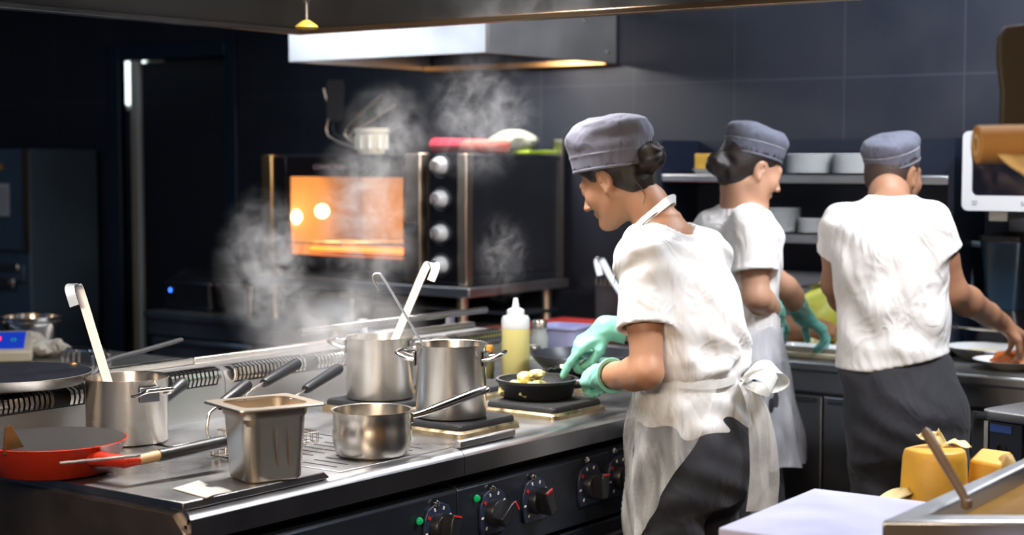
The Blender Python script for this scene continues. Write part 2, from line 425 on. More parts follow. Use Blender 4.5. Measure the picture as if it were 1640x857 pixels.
st = thing('oven_stand', 'steel stand with legs carrying the oven above the counter', 'stand', (4.79, 3.78, .9))
obj('top_frame', MB().box(-.03, .62, -.02, 1.12, .135, .172), M['steel_h'], st, bevel=.004)
for (x, y) in ((.02, .05), (.56, .05), (.02, 1.04), (.56, 1.04)): obj('leg', MB().lathe([(.024, 0), (.020, .02), (.022, .135)], 16, T(x, y, 0)), M['copper'], st)
obj('shelf', MB().box(.32, .60, .02, 1.10, .040, .052), M['steel_dark'], st)

# ------------------------------------------------------------------ cooking ranges
SY, SZ = 2.34, .88           # front edge and top of the ranges
FB = 3.135                   # face of the flue upstand at the back
def knob_unit(parent, x, z, ang, m=None, scale=1):
    y = .018
    Mx = T(x, y, z)
    dp = obj('dial_plate', MB().prism([(a * scale, b * scale) for a, b in ((-.043, -.052), (.043, -.052), (.05, -.03), (.05, .02), (.038, .045), (.012, .056), (-.012, .056), (-.038, .045), (-.05, .02), (-.05, -.03))], -.004, .004, 'y', Mx), M['dial'], parent, bevel=.0015)
    mk = MB()
    for a in range(-140, 141, 40):
        if a == -60: continue
        q = T(x, y - .005, z) @ Matrix.Rotation(R(a), 4, 'Y')
        mk.box(-.0022, .0022, -.0008, .0008, .042, .050, q)
    obj('tick_mark', mk, M['white_mark'], dp)
    obj('red_mark', MB().box(-.004, .004, -.0008, .0008, .040, .049, T(x, y - .005, z) @ Matrix.Rotation(R(-52), 4, 'Y')), M['red_mark'], dp)
    kn = obj('knob', MB().lathe([(.034, 0), (.033, .014), (.030, .020), (0, .020)], 32, T(x, y - .004, z, rx=90)), M['black'], parent, bevel=.001)
    q = T(x, y - .024, z) @ Matrix.Rotation(R(ang), 4, 'Y')
    obj('grip', MB().prism([(-.0135, -.031), (.0135, -.031), (.0165, .02), (.0135, .034), (-.0135, .034), (-.0165, .02)], -.030, .004, 'y', q), M['black'], kn, bevel=.003)
    obj('pointer', MB().box(-.0130, .0130, -.0315, -.0295, .029, .0335, q), M['red_mark'], kn)
    return kn
M['dial'] = mat('navy_dial', (.020, .030, .060), .35)
def lamp(parent, x, z, m): return obj('indicator_lamp', MB().lathe([(.0085, 0), (.0085, .004), (.006, .007), (.006, .0085), (0, .012)], 18, T(x, .0175, z, rx=90)), m, parent)

M['fascia'] = mat('fascia_steel_dark_reflection', (.30, .30, .33), .30, 1, rvar=.05, vscale=5)  # darker base colour stands in for the dark reflection on the front edge
def cooker(name, label, x0, x1, knobs, greens, whites, side=False):
    w = x1 - x0
    t = thing(name, label, 'stove', (x0, SY, 0))
    D = FB - SY
    # top with a rounded front nose
    nose = [(D, SZ), (.045, SZ), (.018, SZ - .002), (.006, SZ - .008), (.001, SZ - .018), (.012, SZ - .03), (D, SZ - .03)]
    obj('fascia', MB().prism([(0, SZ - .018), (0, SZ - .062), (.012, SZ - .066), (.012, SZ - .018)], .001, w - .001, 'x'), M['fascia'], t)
    obj('top', MB().prism(nose, .001, w - .001, 'x'), M['steel_worn'], t, ang=50)
    obj('control_panel', MB().prism([(.022, SZ - .27), (.022, SZ - .102), (.034, SZ - .09), (.12, SZ - .09), (.12, SZ - .27)], .002, w - .002, 'x'), M['panel'], t, bevel=.002)
    obj('recess', MB().box(.01, w - .01, .07, D, .12, SZ - .03), M['dark_gap'], t)
    obj('door_panel', MB().box(.004, w - .004, .03, .07, .14, SZ - .285), M['panel'], t, bevel=.004)
    obj('door_handle', MB().tube([(.06, .03, SZ - .315), (.06, -.012, SZ - .315), (w - .06, -.012, SZ - .315), (w - .06, .03, SZ - .315)], .010, 12), M['steel_dark'], t)
    obj('plinth', MB().box(.02, w - .02, .08, D, 0, .13), M['dark_gap'], t)
    if side:
        obj('side_panel', MB().prism([(.006, SZ - .045), (.006, .12), (D + .14, .12), (D + .14, SZ - .01), (.04, SZ - .01)], -.012, .001, 'x'), mat('brown_side_steel', (.30, .24, .20), .42, 1, var=.15, vscale=4, rvar=.08), t)
    # flue upstand: slightly leaning face, finned rounded edge, flat top with a raised rear rail
    up = [(D, SZ - .02), (D, .975), (D + .010, 1.0), (D + .035, 1.008), (D + .14, 1.008), (D + .14, SZ - .02)]
    obj('upstand', MB().prism(up, .001, w - .001, 'x'), M['steel_h'], t, ang=50)
    fm = MB(); x = .03; n = 0
    while x < w - .02:
        if (n % 22) < 19:
            fm.strip([(x, D + .045, 1.009), (x, D + .012, 1.012), (x, D - .007, 1.004), (x, D - .011, .988), (x, D - .006, .974), (x, D + .004, .969)], .0085, .004, (1, 0, 0))
        elif fm.v:
            obj('vent_fins', fm, M['steel_polish'], t); fm = MB()
        x += .0142; n += 1
    if fm.v: obj('vent_fins', fm, M['steel_polish'], t)
    sm = MB(); x = .03; n = 0
    obj('vent_slot', MB().prism([(D - .0035, .968), (D - .0035, .994), (D + .006, 1.0085), (D + .03, 1.0095), (D + .03, 1.0), (D + .01, .98)], .028, w - .03, 'x'), M['dark_gap'], t)
    obj('rear_rail', MB().box(0.001, w - .001, D + .115, D + .140, 1.008, 1.026), M['steel'], t, bevel=.004)
    for kx, a in knobs: knob_unit(t, kx - x0, .708, a)
    for gx, z in greens: lamp(t, gx - x0, z, M['green_lamp'])
    for gx, z in whites: lamp(t, gx - x0, z, M['steel_polish'])
    return t, w, D
SX0, SXM, SX1 = 2.105, 2.945, 4.15
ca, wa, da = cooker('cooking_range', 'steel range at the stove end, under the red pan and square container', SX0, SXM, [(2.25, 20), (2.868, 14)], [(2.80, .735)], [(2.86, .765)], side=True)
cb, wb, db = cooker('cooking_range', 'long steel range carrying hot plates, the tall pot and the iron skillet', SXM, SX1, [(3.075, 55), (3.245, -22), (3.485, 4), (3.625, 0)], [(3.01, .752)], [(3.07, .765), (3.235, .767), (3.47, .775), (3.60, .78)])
text('panel_lettering', 'HEAT', .012, M['white_mark'], Matrix(((1, 0, 0, 2.795 - SX0), (0, 0, -1, .0215), (0, 1, 0, .690), (0, 0, 0, 1))), ca)
# raised cover plate on the left range and slotted drain plate beside it
obj('cover_plate', MB().prism([(.0, SZ), (.0, SZ + .016), (.39, SZ + .016), (.405, SZ + .004), (.405, SZ)], .012, .70, 'y', T(-.008, 0, 0)), M['steel_worn'], ca, bevel=.003)
dp = obj('drain_plate', MB().box(.455, .835, .035, .50, SZ - .004, SZ + .0025), M['steel_worn'], ca, bevel=.0015)
mb = MB()
for i in range(9):
    for j in range(3): mb.box(.485 + i * .036, .491 + i * .036, .075 + j * .14, .175 + j * .14, SZ + .0024, SZ + .0032)
obj('slots', mb, M['dark_gap'], dp)
obj('well_cover', MB().box(.42, .82, .52, .70, SZ, SZ + .012), M['steel_worn'], ca, bevel=.004)
def hot_plate(x, y, s=.235, z=SZ):
    q = obj('hot_plate', MB().rings([rrect(s / 2 - .004, s / 2 - .004, .02, z + .013), rrect(s / 2 - .004, s / 2 - .004, .02, z + .024), rrect(s / 2 - .008, s / 2 - .008, .018, z + .030), rrect(.06, .06, .05, z + .029)], M=T(x, y, 0)), M['iron'], cb)
    obj('trim_ring', MB().rings([rrect(s / 2 + .006, s / 2 + .006, .022, z), rrect(s / 2 + .006, s / 2 + .006, .022, z + .010), rrect(s / 2, s / 2, .02, z + .0155), rrect(s / 2 - .01, s / 2 - .01, .015, z + .0155)], M=T(x, y, 0)), M['iron_trim'], q)
for (x, y) in ((3.165, 2.55), (3.525, 2.53), (3.30, 2.90), (3.66, 2.90), (3.975, 2.71)): hot_plate(x - SXM, y - SY)
obj('spill_rim', MB().box(.0, .215, .012, .028, SZ, SZ + .017), M['steel_h'], cb, bevel=.003)

# ------------------------------------------------------------------ cookware
def pot_body(r, h, t=.0025, rim=.004, base=.004):
    return [(0, .0005), (r - base, .0005), (r, base + .001), (r, h - .006), (r + rim, h - .001), (r + rim, h + .001), (r - .001, h), (r - t, h - .006), (r - t, .006), (0, .006)]
def loop_handle(r, z, w=.09, out=.042, rise=.012, rad=.0048):
    hw = w / 2
    return MB().tube([(r - .002, -hw, z), (r + out * .45, -hw * 1.02, z + rise * .3), (r + out * .92, -hw * .82, z + rise), (r + out, -hw * .5, z + rise * 1.1), (r + out, hw * .5, z + rise * 1.1), (r + out * .92, hw * .82, z + rise), (r + out * .45, hw * 1.02, z + rise * .3), (r - .002, hw, z)], rad, 10, smooth=4)
def stock_pot(name, label, loc, r, h, ang, hz=.8, group=None, m='steel', out=.045):
    t = thing(name, label, 'pot', loc, ang, group)
    obj('body', MB().lathe(pot_body(r, h), 64), M[m], t, ang=50)
    for s in (0, 180):
        src = loop_handle(r, h * hz, .085, out, .014)
        mb = MB().add(src.v, src.f, T(0, 0, 0, s))
        q = obj('handle', mb, M['steel_polish'], t)
        obj('bracket', MB().box(r - .002, r + .004, -.026, .026, h * hz - .018, h * hz + .018, T(0, 0, 0, s)), M['steel_dark'], q, bevel=.002)
    return t
HP = SZ + .0305
stock_pot('stock_pot', 'tall steel pot in the middle on a hot plate, thin ladle leaning left in it', (3.155, 2.55, HP), .088, .182, -62, .80)
stock_pot('stock_pot', 'tall steel pot at the back, behind the middle pot, half veiled by steam', (3.29, 2.905, HP), .089, .165, 118, .84)
stock_pot('stock_pot', 'steel pot at the left by the flat crepe pan, broad ladle in it', (2.49, 2.98, SZ + .0165), .094, .150, -98, .78)
sp = thing('saucepan', 'small round bellied steel saucepan with long handle on the slotted plate', 'saucepan', (2.75, 2.452, SZ + .0034), -32)
obj('body', MB().lathe([(0, .0), (.074, .0), (.083, .008), (.089, .035), (.090, .058), (.0885, .064), (.0885, .096), (.093, .101), (.093, .104), (.087, .103), (.086, .096), (.086, .064), (.086, .035), (.080, .012), (.072, .005), (0, .005)], 64), M['steel'], sp, ang=50)
obj('handle', MB().tube([(.087, 0, .082), (.115, 0, .087), (.16, 0, .100), (.24, 0, .125), (.275, 0, .134), (.282, 0, .135)], [.006, .0075, .010, .0105, .0085, .003], 14, smooth=4, sx=1.45, ref=(0, 0, 1)), M['steel_polish'], sp)
obj('bracket', MB().box(.084, .094, -.016, .016, .068, .094), M['steel_polish'], sp, bevel=.003)

M['ladle'] = mat('bright_ladle_steel', (.74, .76, .80), .40, 1, var=.06, vscale=20)
def ladle(name, label, pts, w, wd, bowl, r=.035):
    b = Vector(bowl); t = thing(name, label, 'ladle', tuple(b))
    obj('handle', MB().strip([Vector(p) - b for p in pts], w, .0028, wd, smooth=5), M['ladle'], t, bevel=.0008)
    obj('bowl', MB().lathe([(0, -.026), (.018, -.022), (.030, -.010), (r, .006), (r - .0015, .006), (.028, -.009), (.017, -.020), (0, -.0235)], 28), M['steel'], t)
    return t
rv = (math.sin(YAW), -math.cos(YAW), 0)
# left ladle: wide face to the camera, hook curling to the left and towards the viewer
D0 = float((np.array((2.49, 2.98, 1.0)) - _C) @ _f)
a, b, c = Vector((2.475, 2.985, .945)), atD(178, 628, D0), atD(128, 466, D0 + .02)
ladle('ladle', 'broad steel ladle with hooked end standing in the left pot', [a, a + (b - a) * .5, b, b + (c - b) * .5, c, atD(121, 457, D0 + .01), atD(113, 457, D0), atD(112, 466, D0 - .02), atD(119, 490, D0 - .035)], .021, rv, a)
D0 = float((np.array((3.155, 2.55, 1.0)) - _C) @ _f)
a, b, c = Vector((3.165, 2.55, .965)), atD(680, 556, D0), atD(614, 446, D0)
ladle('ladle', 'thin ladle seen edge-on, leaning left out of the middle tall pot', [a, a + (b - a) * .5, b, b + (c - b) * .5, c, atD(606, 438, D0), atD(599, 440, D0), atD(599, 448, D0), atD(608, 466, D0)], .014, (rv[0] * .25 + _fh[0], rv[1] * .25 + _fh[1], 0), a)
D0 = float((np.array((3.29, 2.905, 1.0)) - _C) @ _f)
a, b, c = Vector((3.28, 2.90, .965)), atD(632, 545, D0), atD(680, 432, D0)
ladle('ladle', 'wide bright ladle leaning right out of the steaming back pot', [a, a + (b - a) * .5, b, b + (c - b) * .5, c, atD(688, 423, D0), atD(696, 423, D0 - .01), atD(697, 432, D0 - .02), atD(690, 450, D0 - .03)], .021, rv, a)

# square container with a flanged rim
gn = thing('gastronorm_container', 'square deep steel container with flat rim at the front of the stove', 'container', (2.368, 2.405, SZ + .0168), -18)
hx, hy = .074, .066
GS = .92
obj('body', MB().rings([rrect(hx - .016, hy - .016, .02, 0), rrect(hx - .010, hy - .010, .028, GS * .006), rrect(hx - .003, hy - .003, .03, GS * .142), rrect(hx + .001, hy + .001, .032, GS * .146), rrect(hx + .001, hy + .001, .03, GS * .166), rrect(hx - .002, hy - .002, .03, GS * .167), rrect(hx - .003, hy - .003, .028, GS * .147), rrect(hx - .012, hy - .012, .028, GS * .008), rrect(hx - .018, hy - .018, .02, GS * .003)]), M['steel_gn'], gn, ang=50)
obj('rim', MB().rings([rrect(hx, hy, .03, GS * .168), rrect(hx + .022, hy + .022, .012, GS * .168), rrect(hx + .024, hy + .024, .012, GS * .165), rrect(hx + .024, hy + .024, .012, GS * .1675), rrect(hx + .022, hy + .022, .012, GS * .1705), rrect(hx, hy, .03, GS * .1705)], cap0=False, cap1=False, loop=True), M['steel_gn'], gn)
mb = MB()
obj('sauce', MB().rings([rrect(hx - .0062, hy - .0062, .028, GS * .10), rrect(hx - .0062, hy - .0062, .028, GS * .1005)]), mat('pale_sauce', (.45, .30, .16), .2, var=.2, vscale=20), gn)
obj('drip_stain', MB().tube([(-.006, -hy - .0005, .105), (-.004, -hy + .002, .07), (0, -hy + .006, .03)], [.0006, .0016, .0008], 8, smooth=3, sx=1).tube([(.024, -hy - .0005, .100), (.027, -hy + .003, .05), (.027, -hy + .006, .028)], [.0006, .0018, .0008], 8, smooth=3), mat('brown_drip', (.34, .25, .17), .35, .7), gn)

# iron skillet with scrambled egg
pn = thing('skillet', 'small black iron skillet with scrambled egg on the front hot plate', 'frying pan', (3.555, 2.575, HP), 0)
obj('body', MB().lathe([(0, 0), (.090, 0), (.095, .004), (.107, .042), (.1115, .044), (.1115, .050), (.105, .050), (.092, .010), (.086, .006), (0, .005)], 56), M['iron'], pn, ang=50)
obj('rim_edge', MB().lathe([(.1045, .0502), (.111, .0502), (.111, .0512), (.1045, .0512)], 56, close=True), M['steel_dark'], pn)
hd = R(-64)
hd = R(-68)
hpts = [(.106 * math.cos(hd), .106 * math.sin(hd), .040), (.135 * math.cos(hd), .135 * math.sin(hd), .043), (.21 * math.cos(hd), .21 * math.sin(hd), .055), (.27 * math.cos(hd), .27 * math.sin(hd), .062)]
obj('handle', MB().tube(hpts, [.015, .013, .0125, .010], 14, smooth=4, sx=1.25), M['black'], pn)
random.seed(4)
eg = thing('scrambled_egg', 'pale yellow heap of scrambled egg in the black skillet', 'egg', (3.53, 2.585, HP + .006))
def blob(r, z, seed, sx=1, sy=1, n=24, amp=.25):
    rnd = random.Random(seed); ph = [rnd.uniform(0, 6.28) for _ in range(8)]
    vs, fs = [], []
    m = 12
    rs = []
    for j in range(m + 1):
        t = math.pi * j / m
        ring = []
        for i in range(n):
            a = 2 * math.pi * i / n
            d = 1 + amp * (math.sin(3 * a + ph[0] + 2 * t) * .4 + math.sin(5 * a + ph[1] - 3 * t) * .3 + math.sin(7 * a + 4 * t + ph[2]) * .25) * math.sin(t)
            ring.append((r * sx * d * math.sin(t) * math.cos(a), r * sy * d * math.sin(t) * math.sin(a), z * -math.cos(t) * (1 + amp * .5 * math.sin(4 * a + ph[3]) * math.sin(t))))
        rs.append(ring)
    return MB().rings(rs)
M['egg'] = mat('scrambled_egg_curd', (.82, .68, .28), .45, var=.3, vscale=45, bump=.5, bscale=90, Subsurface_Weight=.15)
em = MB()
rnd = random.Random(12)
for i in range(44):
    a_, d_ = rnd.uniform(0, 6.28), .062 * math.sqrt(rnd.random()); r = rnd.uniform(.012, .024)
    q = blob(r, r * .75, 20 + i, rnd.uniform(.8, 1.4), 1, n=14, amp=.45); em.add(q.v, q.f, T(d_ * math.cos(a_), d_ * math.sin(a_),   .014 + .046 * max(0, 1 - d_ / .055) * rnd.random(), rnd.uniform(0, 180)))
obj('curd', em, M['egg'], eg)

# red enamel frying pan with wooden ferrule and black grip
rp = thing('frying_pan', 'red enamelled frying pan with long black handle at the left front', 'frying pan', (2.146, 2.805, SZ + .0168), 0)
obj('body', MB().lathe([(0, 0), (.105, 0), (.122, .006), (.149, .063), (.154, .069), (.150, .070), (.119, .010), (.104, .005), (0, .005)], 64), M['red_enamel'], rp, ang=50)
obj('coating', MB().lathe([(.1495, .0706), (.119, .011), (.104, .0062), (0, .006), (0, .0058), (.1045, .0058), (.1195, .0105), (.149, .0702)], 64), mat('dark_pan_coating', (.02, .018, .018), .4, var=.3, vscale=30), rp)
A0 = atz(200, 748, .935); A1 = atz(362, 714, .945); dv = (A1 - A0); o0 = Vector((2.146, 2.805, SZ + .0168))
def hp(t, z): v = A0 + dv * t - o0; return (v.x, v.y, z)
e = Vector((hp(.0, 0))).normalized() * .138
obj('red_socket', MB().tube([(e.x, e.y, .044), hp(.04, .046), hp(.12, .047)], [.016, .013, .010], 14, sx=1.3), M['red_enamel'], rp)
obj('ferrule', MB().tube([hp(.11, .047), hp(.32, .050)], [.0105, .0115], 14, sx=1.15), M['wood'], rp)
obj('grip', MB().tube([hp(.31, .050), hp(.36, .050), hp(.7, .054), hp(.95, .057), hp(.985, .057), hp(1.0, .057)], [.0125, .0135, .0135, .014, .012, .005], 16, smooth=3, sx=1.2), M['black'], rp)
sc = thing('pan_scraper', 'brass coloured scraper blade leaning in the red pan', 'scraper', tuple(atz(30, 735, .945)))
q = Vector(sc.location); P3 = [atY(x, y, q.y) - q for x, y in ((4, 728), (8, 686), (17, 680), (46, 730))]
obj('blade', MB().prism([(v.x, v.z) for v in P3], -.001, .001, 'y'), M['brass'], sc)
fo = obj('crumpled_foil', MB(), M['steel']) if False else None
cf = obj('crumpled_foil', blob(.055, .016, 9, 1.3, .8, amp=.5), mat('dark_foil', (.20, .21, .24), .3, .9, bump=.6, bscale=50), loc=tuple(atz(92, 728, .925) + Vector((0, .02, 0))))
tag(cf, 'dark crumpled foil lying in the red frying pan', 'foil')
rod = obj('thin_skewer', MB().tube([atz(96, 742, .966), atz(225, 730, .970)], .0028, 8), M['steel_polish'])
tag(rod, 'thin steel rod lying across the rim of the red pan', 'skewer')
pc = [atz(x, y, SZ + .0175) for x, y in ((276, 783), (318, 770), (372, 786), (330, 798))]
pp = MB(); n = 8
g = []
for i in range(n + 1):
    row = []
    for j in range(n + 1):
        u, v = i / n, j / n
        s = pc[0] * (1 - u) * (1 - v) + pc[1] * u * (1 - v) + pc[2] * u * v + pc[3] * (1 - u) * v
        row.append((s.x, s.y, s.z + .003 * math.sin(u * 5) * math.sin(v * 4) ** 2 + .0008))
    g.append(row)
vs = [p for r_ in g for p in r_]; fs = [(i * (n + 1) + j, (i + 1) * (n + 1) + j, (i + 1) * (n + 1) + j + 1, i * (n + 1) + j + 1) for i in range(n) for j in range(n)]
po = obj('paper_napkin', MB().add(vs, fs), M['paper']); md = po.modifiers.new('solid', 'SOLIDIFY'); md.thickness = .0012
tag(po, 'small white paper sheet lying on the steel top by the container', 'napkin')

# fryer baskets: wire frames with stems and black grips behind the square container
def basket(label, cx, cy, g0, g1, mid):
    o = Vector((cx, cy, SZ + .0175)); t = thing('fryer_basket', label, 'fryer basket', tuple(o), 0, None)
    wm = MB()
    for zz in (.004, .028): wm.tube([(-.06, -.045, zz), (.06, -.045, zz), (.06, .045, zz), (-.06, .045, zz)], .0022, 6, loop=True)
    for i in range(7): wm.tube([(-.06 + .02 * i, -.045, .028), (-.06 + .02 * i, -.045, .004), (-.06 + .02 * i, .045, .004), (-.06 + .02 * i, .045, .028)], .0014, 5)
    for i in range(5): wm.tube([(-.06, -.04 + .02 * i, .028), (-.06, -.04 + .02 * i, .004), (.06, -.04 + .02 * i, .004), (.06, -.04 + .02 * i, .028)], .0014, 5)
    obj('wire_basket', wm, M['steel'], t)
    obj('stem', MB().tube([Vector(p) - o for p in mid] + [g0 - o, g0 + (g1 - g0) * .3 - o], .0034, 8, smooth=4), M['steel'], t)
    d = (g1 - g0)
    obj('grip', MB().tube([g0 - o, g0 + d * .06 - o, g0 + d * .5 - o, g0 + d * .94 - o, g0 + d * .99 - o, g1 - o], [.010, .0125, .0135, .0150, .0135, .006], 16), M['black'], t)
    return t
basket('fryer basket whose black grip is nearest the square container, at its left', 2.515, 2.615, atY(352, 650, 2.62), atY(396, 616, 2.66), [(2.46, 2.615, .925), atY(334, 700, 2.60), atY(334, 668, 2.60), atY(340, 658, 2.61)])
basket('fryer basket with the highest black grip, middle of the three', 2.665, 2.64, atY(422, 614, 2.80), atY(476, 582, 2.86), [(2.62, 2.66, .925), atY(392, 640, 2.78)])
basket('fryer basket with the black grip farthest right, above the saucepan', 2.66, 2.75, atY(489, 624, 2.78), atY(543, 590, 2.84), [(2.68, 2.78, .925), atY(462, 642, 2.77)])
stub = thing('whisk', 'black bulb ended handle resting beside the left pot', 'whisk', tuple(atY(296, 612, 3.02)))
q = Vector(stub.location)
obj('grip', MB().tube([(0, 0, 0), atY(290, 616, 3.02) - q, atY(262, 640, 3.0) - q, atY(250, 648, 3.0) - q], [.012, .0165, .012, .006], 14, smooth=4), M['black'], stub)
obj('wire', MB().tube([atY(252, 646, 3.0) - q, atY(225, 668, 2.99) - q, Vector((2.585, 3.03, SZ + .016)) - q], .003, 8), M['steel'], stub)

# crepe pan on the flue of the left range
cp = thing('crepe_pan', 'wide flat black crepe pan with thin dark handle, resting on the finned flue', 'frying pan', (2.33, 3.20, 1.030), 0)
obj('body', MB().lathe([(0, 0), (.165, 0), (.170, .003), (.186, .022), (.189, .026), (.186, .0265), (.168, .007), (0, .006)], 72), mat('grey_pan_side', (.30, .28, .26), .4, .9, var=.2, vscale=20), cp, ang=50)
obj('coating', MB().lathe([(.1855, .0268), (.168, .0078), (0, .0068), (0, .0066), (.168, .0072), (.185, .0264)], 72), mat('glossy_pan_coating', (.012, .013, .018), .25, var=.3, vscale=30), cp)
o = Vector(cp.location); h0 = atY(143, 602, 3.20); h1 = atY(172, 578, 3.22); h2_ = atY(284, 546, 3.28); e = (h0 - o); e.z = 0; e = e.normalized() * .183
obj('handle', MB().tube([(e.x, e.y, .022), (h0 - o), (h1 - o), (h1 - o).lerp(h2_ - o, .5), (h2_ - o), atY(291, 543, 3.285) - o], [.006, .008, .0055, .0058, .0062, .003], 12, smooth=4, sx=1.4), M['iron'], cp)
obj('rivet_plate', MB().lathe([(.010, 0), (.010, .006), (.006, .009), (0, .010)], 16, T(e.x * .99, e.y * .99, .022)), M['brass'], cp)

# squeeze bottle with yellow oil
bo = thing('squeeze_bottle', 'clear plastic squeeze bottle of yellow oil with white nozzle cap', 'bottle', (3.955, 2.945, SZ + .0005), 0)
M['bottle'] = mat('clear_soft_plastic', (.90, .93, .95), .25, Transmission_Weight=.35, IOR=1.3, Subsurface_Weight=.0)
M['oil'] = mat('yellow_oil', (.84, .76, .30), .25, Transmission_Weight=.2, IOR=1.3)
br_ = .0425
obj('oil_fill', MB().lathe([(0, 0), (br_ - .004, 0), (br_, .006), (br_, .160), (0, .160)], 40), M['oil'], bo)
obj('body', MB().lathe([(br_, .1605), (br_, .188), (br_ - .004, .197), (.026, .200), (0, .200)], 40), M['bottle'], bo)
obj('cap', MB().lathe([(.0265, .2005), (.0265, .214), (.022, .218), (.012, .222), (.010, .228), (.0065, .250), (.0055, .251), (.0, .252)], 32), M['white_p'], bo)
worktop_z = SZ
tb = thing('plastic_tub', 'lilac plastic tub behind the right gloved hand', 'tub', (4.46, 3.12, .9005), 8)
M['lilac'] = mat('lilac_plastic', (.48, .50, .82), .4)
obj('body', MB().rings([rrect(.062, .062, .02, 0), rrect(.075, .075, .025, .088), rrect(.080, .080, .025, .090), rrect(.080, .080, .025, .098), rrect(.073, .073, .025, .098), rrect(.060, .060, .02, .004)]), M['lilac'], tb)
# small jars beside the bottle
def jar(name, label, loc, r, h, m, ml, lid=True):
    t = thing(name, label, 'jar', loc)
    obj('body', MB().lathe([(0, 0), (r - .003, 0), (r, .005), (r, h * .72), (r * .82, h * .82), (r * .82, h)], 28), m, t)
    if lid: obj('lid', MB().lathe([(r * .88, h), (r * .88, h * 1.18), (r * .8, h * 1.22), (0, h * 1.22)], 28), ml, t)
    return t
M['glass_grey'] = mat('cloudy_glass', (.55, .60, .58), .15, Transmission_Weight=.4)
jar('spice_jar', 'small jar with orange lid between the tall pot and the oil bottle', (3.93, 3.04, SZ), .026, .085, mat('dark_spices', (.14, .13, .05), .3, var=.5, vscale=60), mat('orange_lid', (.75, .32, .05), .4))
jar('spice_jar', 'pale label jar beside the tall pot, left of the orange lidded jar', (3.83, 3.05, SZ), .024, .085, mat('pale_label', (.45, .50, .42), .4, var=.5, vscale=40), mat('pink_lid', (.60, .32, .42), .4))
jar('glass_jar', 'short clear glass jar right of the oil bottle', (4.085, 2.99, SZ + .0005), .042, .075, M['glass_grey'], M['steel'])
jar('glass_jar', 'small clear jar behind the short glass jar, near the lilac tub', (4.29, 3.10, .9005), .030, .105, M['glass_grey'], M['steel'])
# wok pan on the back hot plate behind the skillet
wk = thing('wok_pan', 'wide black non-stick pan with grey handle behind the skillet', 'frying pan', (3.975, 2.71, HP + .0005))
obj('body', MB().lathe([(0, 0), (.085, 0), (.10, .005), (.145, .050), (.160, .068), (.158, .070), (.142, .054), (.098, .010), (.083, .005), (0, .004)], 64), mat('dark_nonstick', (.020, .021, .028), .28, var=.3, vscale=40), wk, ang=50)
obj('handle', MB().tube([(.10, -.115, .062), (.125, -.14, .075), (.18, -.195, .11), (.22, -.235, .125)], [.008, .009, .011, .009], 12, smooth=4, sx=1.4), M['steel_polish'], wk)

# counter strip behind the ranges (back side of the island) with a white spray handle on it
rc = thing('island_counter', 'steel counter strip behind the finned flue of the stove', 'counter', (2.9, 3.30, 0))
obj('top', MB().box(0, 1.25, 0, .50, .87, .90), M['steel_dark'], rc, bevel=.006)
obj('carcass', MB().box(.02, 1.23, .02, .48, 0, .87), M['dark_gap'], rc)
rl = obj('steel_rail', MB().tube([(3.42, 3.325, 1.05), (4.30, 3.325, 1.05)], .010, 12).box(3.55, 3.57, 3.315, 3.335, .9, 1.05).box(4.10, 4.12, 3.315, 3.335, .9, 1.05), M['steel_polish'])
tag(rl, 'long bright steel rail along the back of the stove', 'rail')
sh_ = thing('spray_gun', 'white plastic spray gun lying behind the flue, near the crossed ladles', 'spray gun', (4.00, 3.52, .9), 10)
obj('body', MB().tube([(-.10, 0, .05), (-.02, 0, .06), (.08, 0, .06), (.16, 0, .05)], [.022, .034, .032, .02], 16, smooth=4), M['white_p'], sh_)
obj('nozzle', MB().tube([(-.09, 0, .06), (-.115, 0, .105), (-.12, 0, .14)], [.014, .012, .016], 12, smooth=3), M['white_p'], sh_)
obj('stand_foot', MB().lathe([(.05, 0), (.05, .006), (.02, .012), (.012, .045)], 20), M['steel'], sh_)

nt_ = thing('side_table', 'small steel table at the end of the stove carrying the lilac tub', 'table', (4.17, 2.80, 0))
obj('top', MB().box(0, .49, 0, .80, .872, .90), M['steel_h'], nt_, bevel=.004)
for (x, y) in ((.03, .03), (.46, .03), (.03, .77), (.46, .77)): obj('leg', MB().box(x - .02, x + .02, y - .02, y + .02, 0, .872), M['steel_dark'], nt_)
obj('under_shelf', MB().box(.02, .47, .02, .78, .30, .32), M['steel_dark'], nt_)
# ------------------------------------------------------------------ left side counter, scale, bowls
lc = thing('side_counter', 'steel counter at the far left carrying the scale and bowls', 'counter', (1.9, 4.06, 0))
obj('top', MB().box(0, 1.74, 0, 1.0, .868, .90), M['steel_h'], lc, bevel=.014, seg=3)
obj('carcass', MB().box(.02, 1.70, .03, .98, 0, .868), M['steel_dark'], lc)
wr = thing('wire_rack', 'small wire rack at the end of the side counter', 'rack', (3.30, 4.14, .9), 0)
mb = MB()
for i in range(4): mb.tube([(.0 + .022 * i, -.03, 0), (.0 + .022 * i, -.03, .035), (.006 + .022 * i, .0, .048), (.006 + .022 * i, .10, .048), (.006 + .022 * i, .13, .02), (.006 + .022 * i, .13, 0)], .0045, 8)
obj('bars', mb, M['steel_polish'], wr)
obj('cross_bar', MB().tube([(-.005, .05, .046), (.085, .05, .046)], .005, 8), M['steel_polish'], wr)
def bowl(label, loc, r, h):
    t = thing('mixing_bowl', label, 'bowl', loc, 0)
    obj('body', MB().lathe([(0, 0), (r * .62, 0), (r * .70, .006), (r * .90, h * .72), (r * .92, h * .74), (r * .94, h * .96), (r * 1.0, h * .98), (r * 1.0, h), (r * .91, h * .985), (r * .89, h * .72), (r * .68, .010), (0, .006)], 56), M['steel_polish'], t, ang=50)
    obj('rim_band', MB().lathe([(r * .945, h * .80), (r * .965, h * .82), (r * .965, h * .88), (r * .945, h * .90)], 56, close=True), M['steel_polish'], t)
    return t
bowl('wide steel bowl behind the scale, at the left edge', (3.36, 4.86, .9), .11, .12)
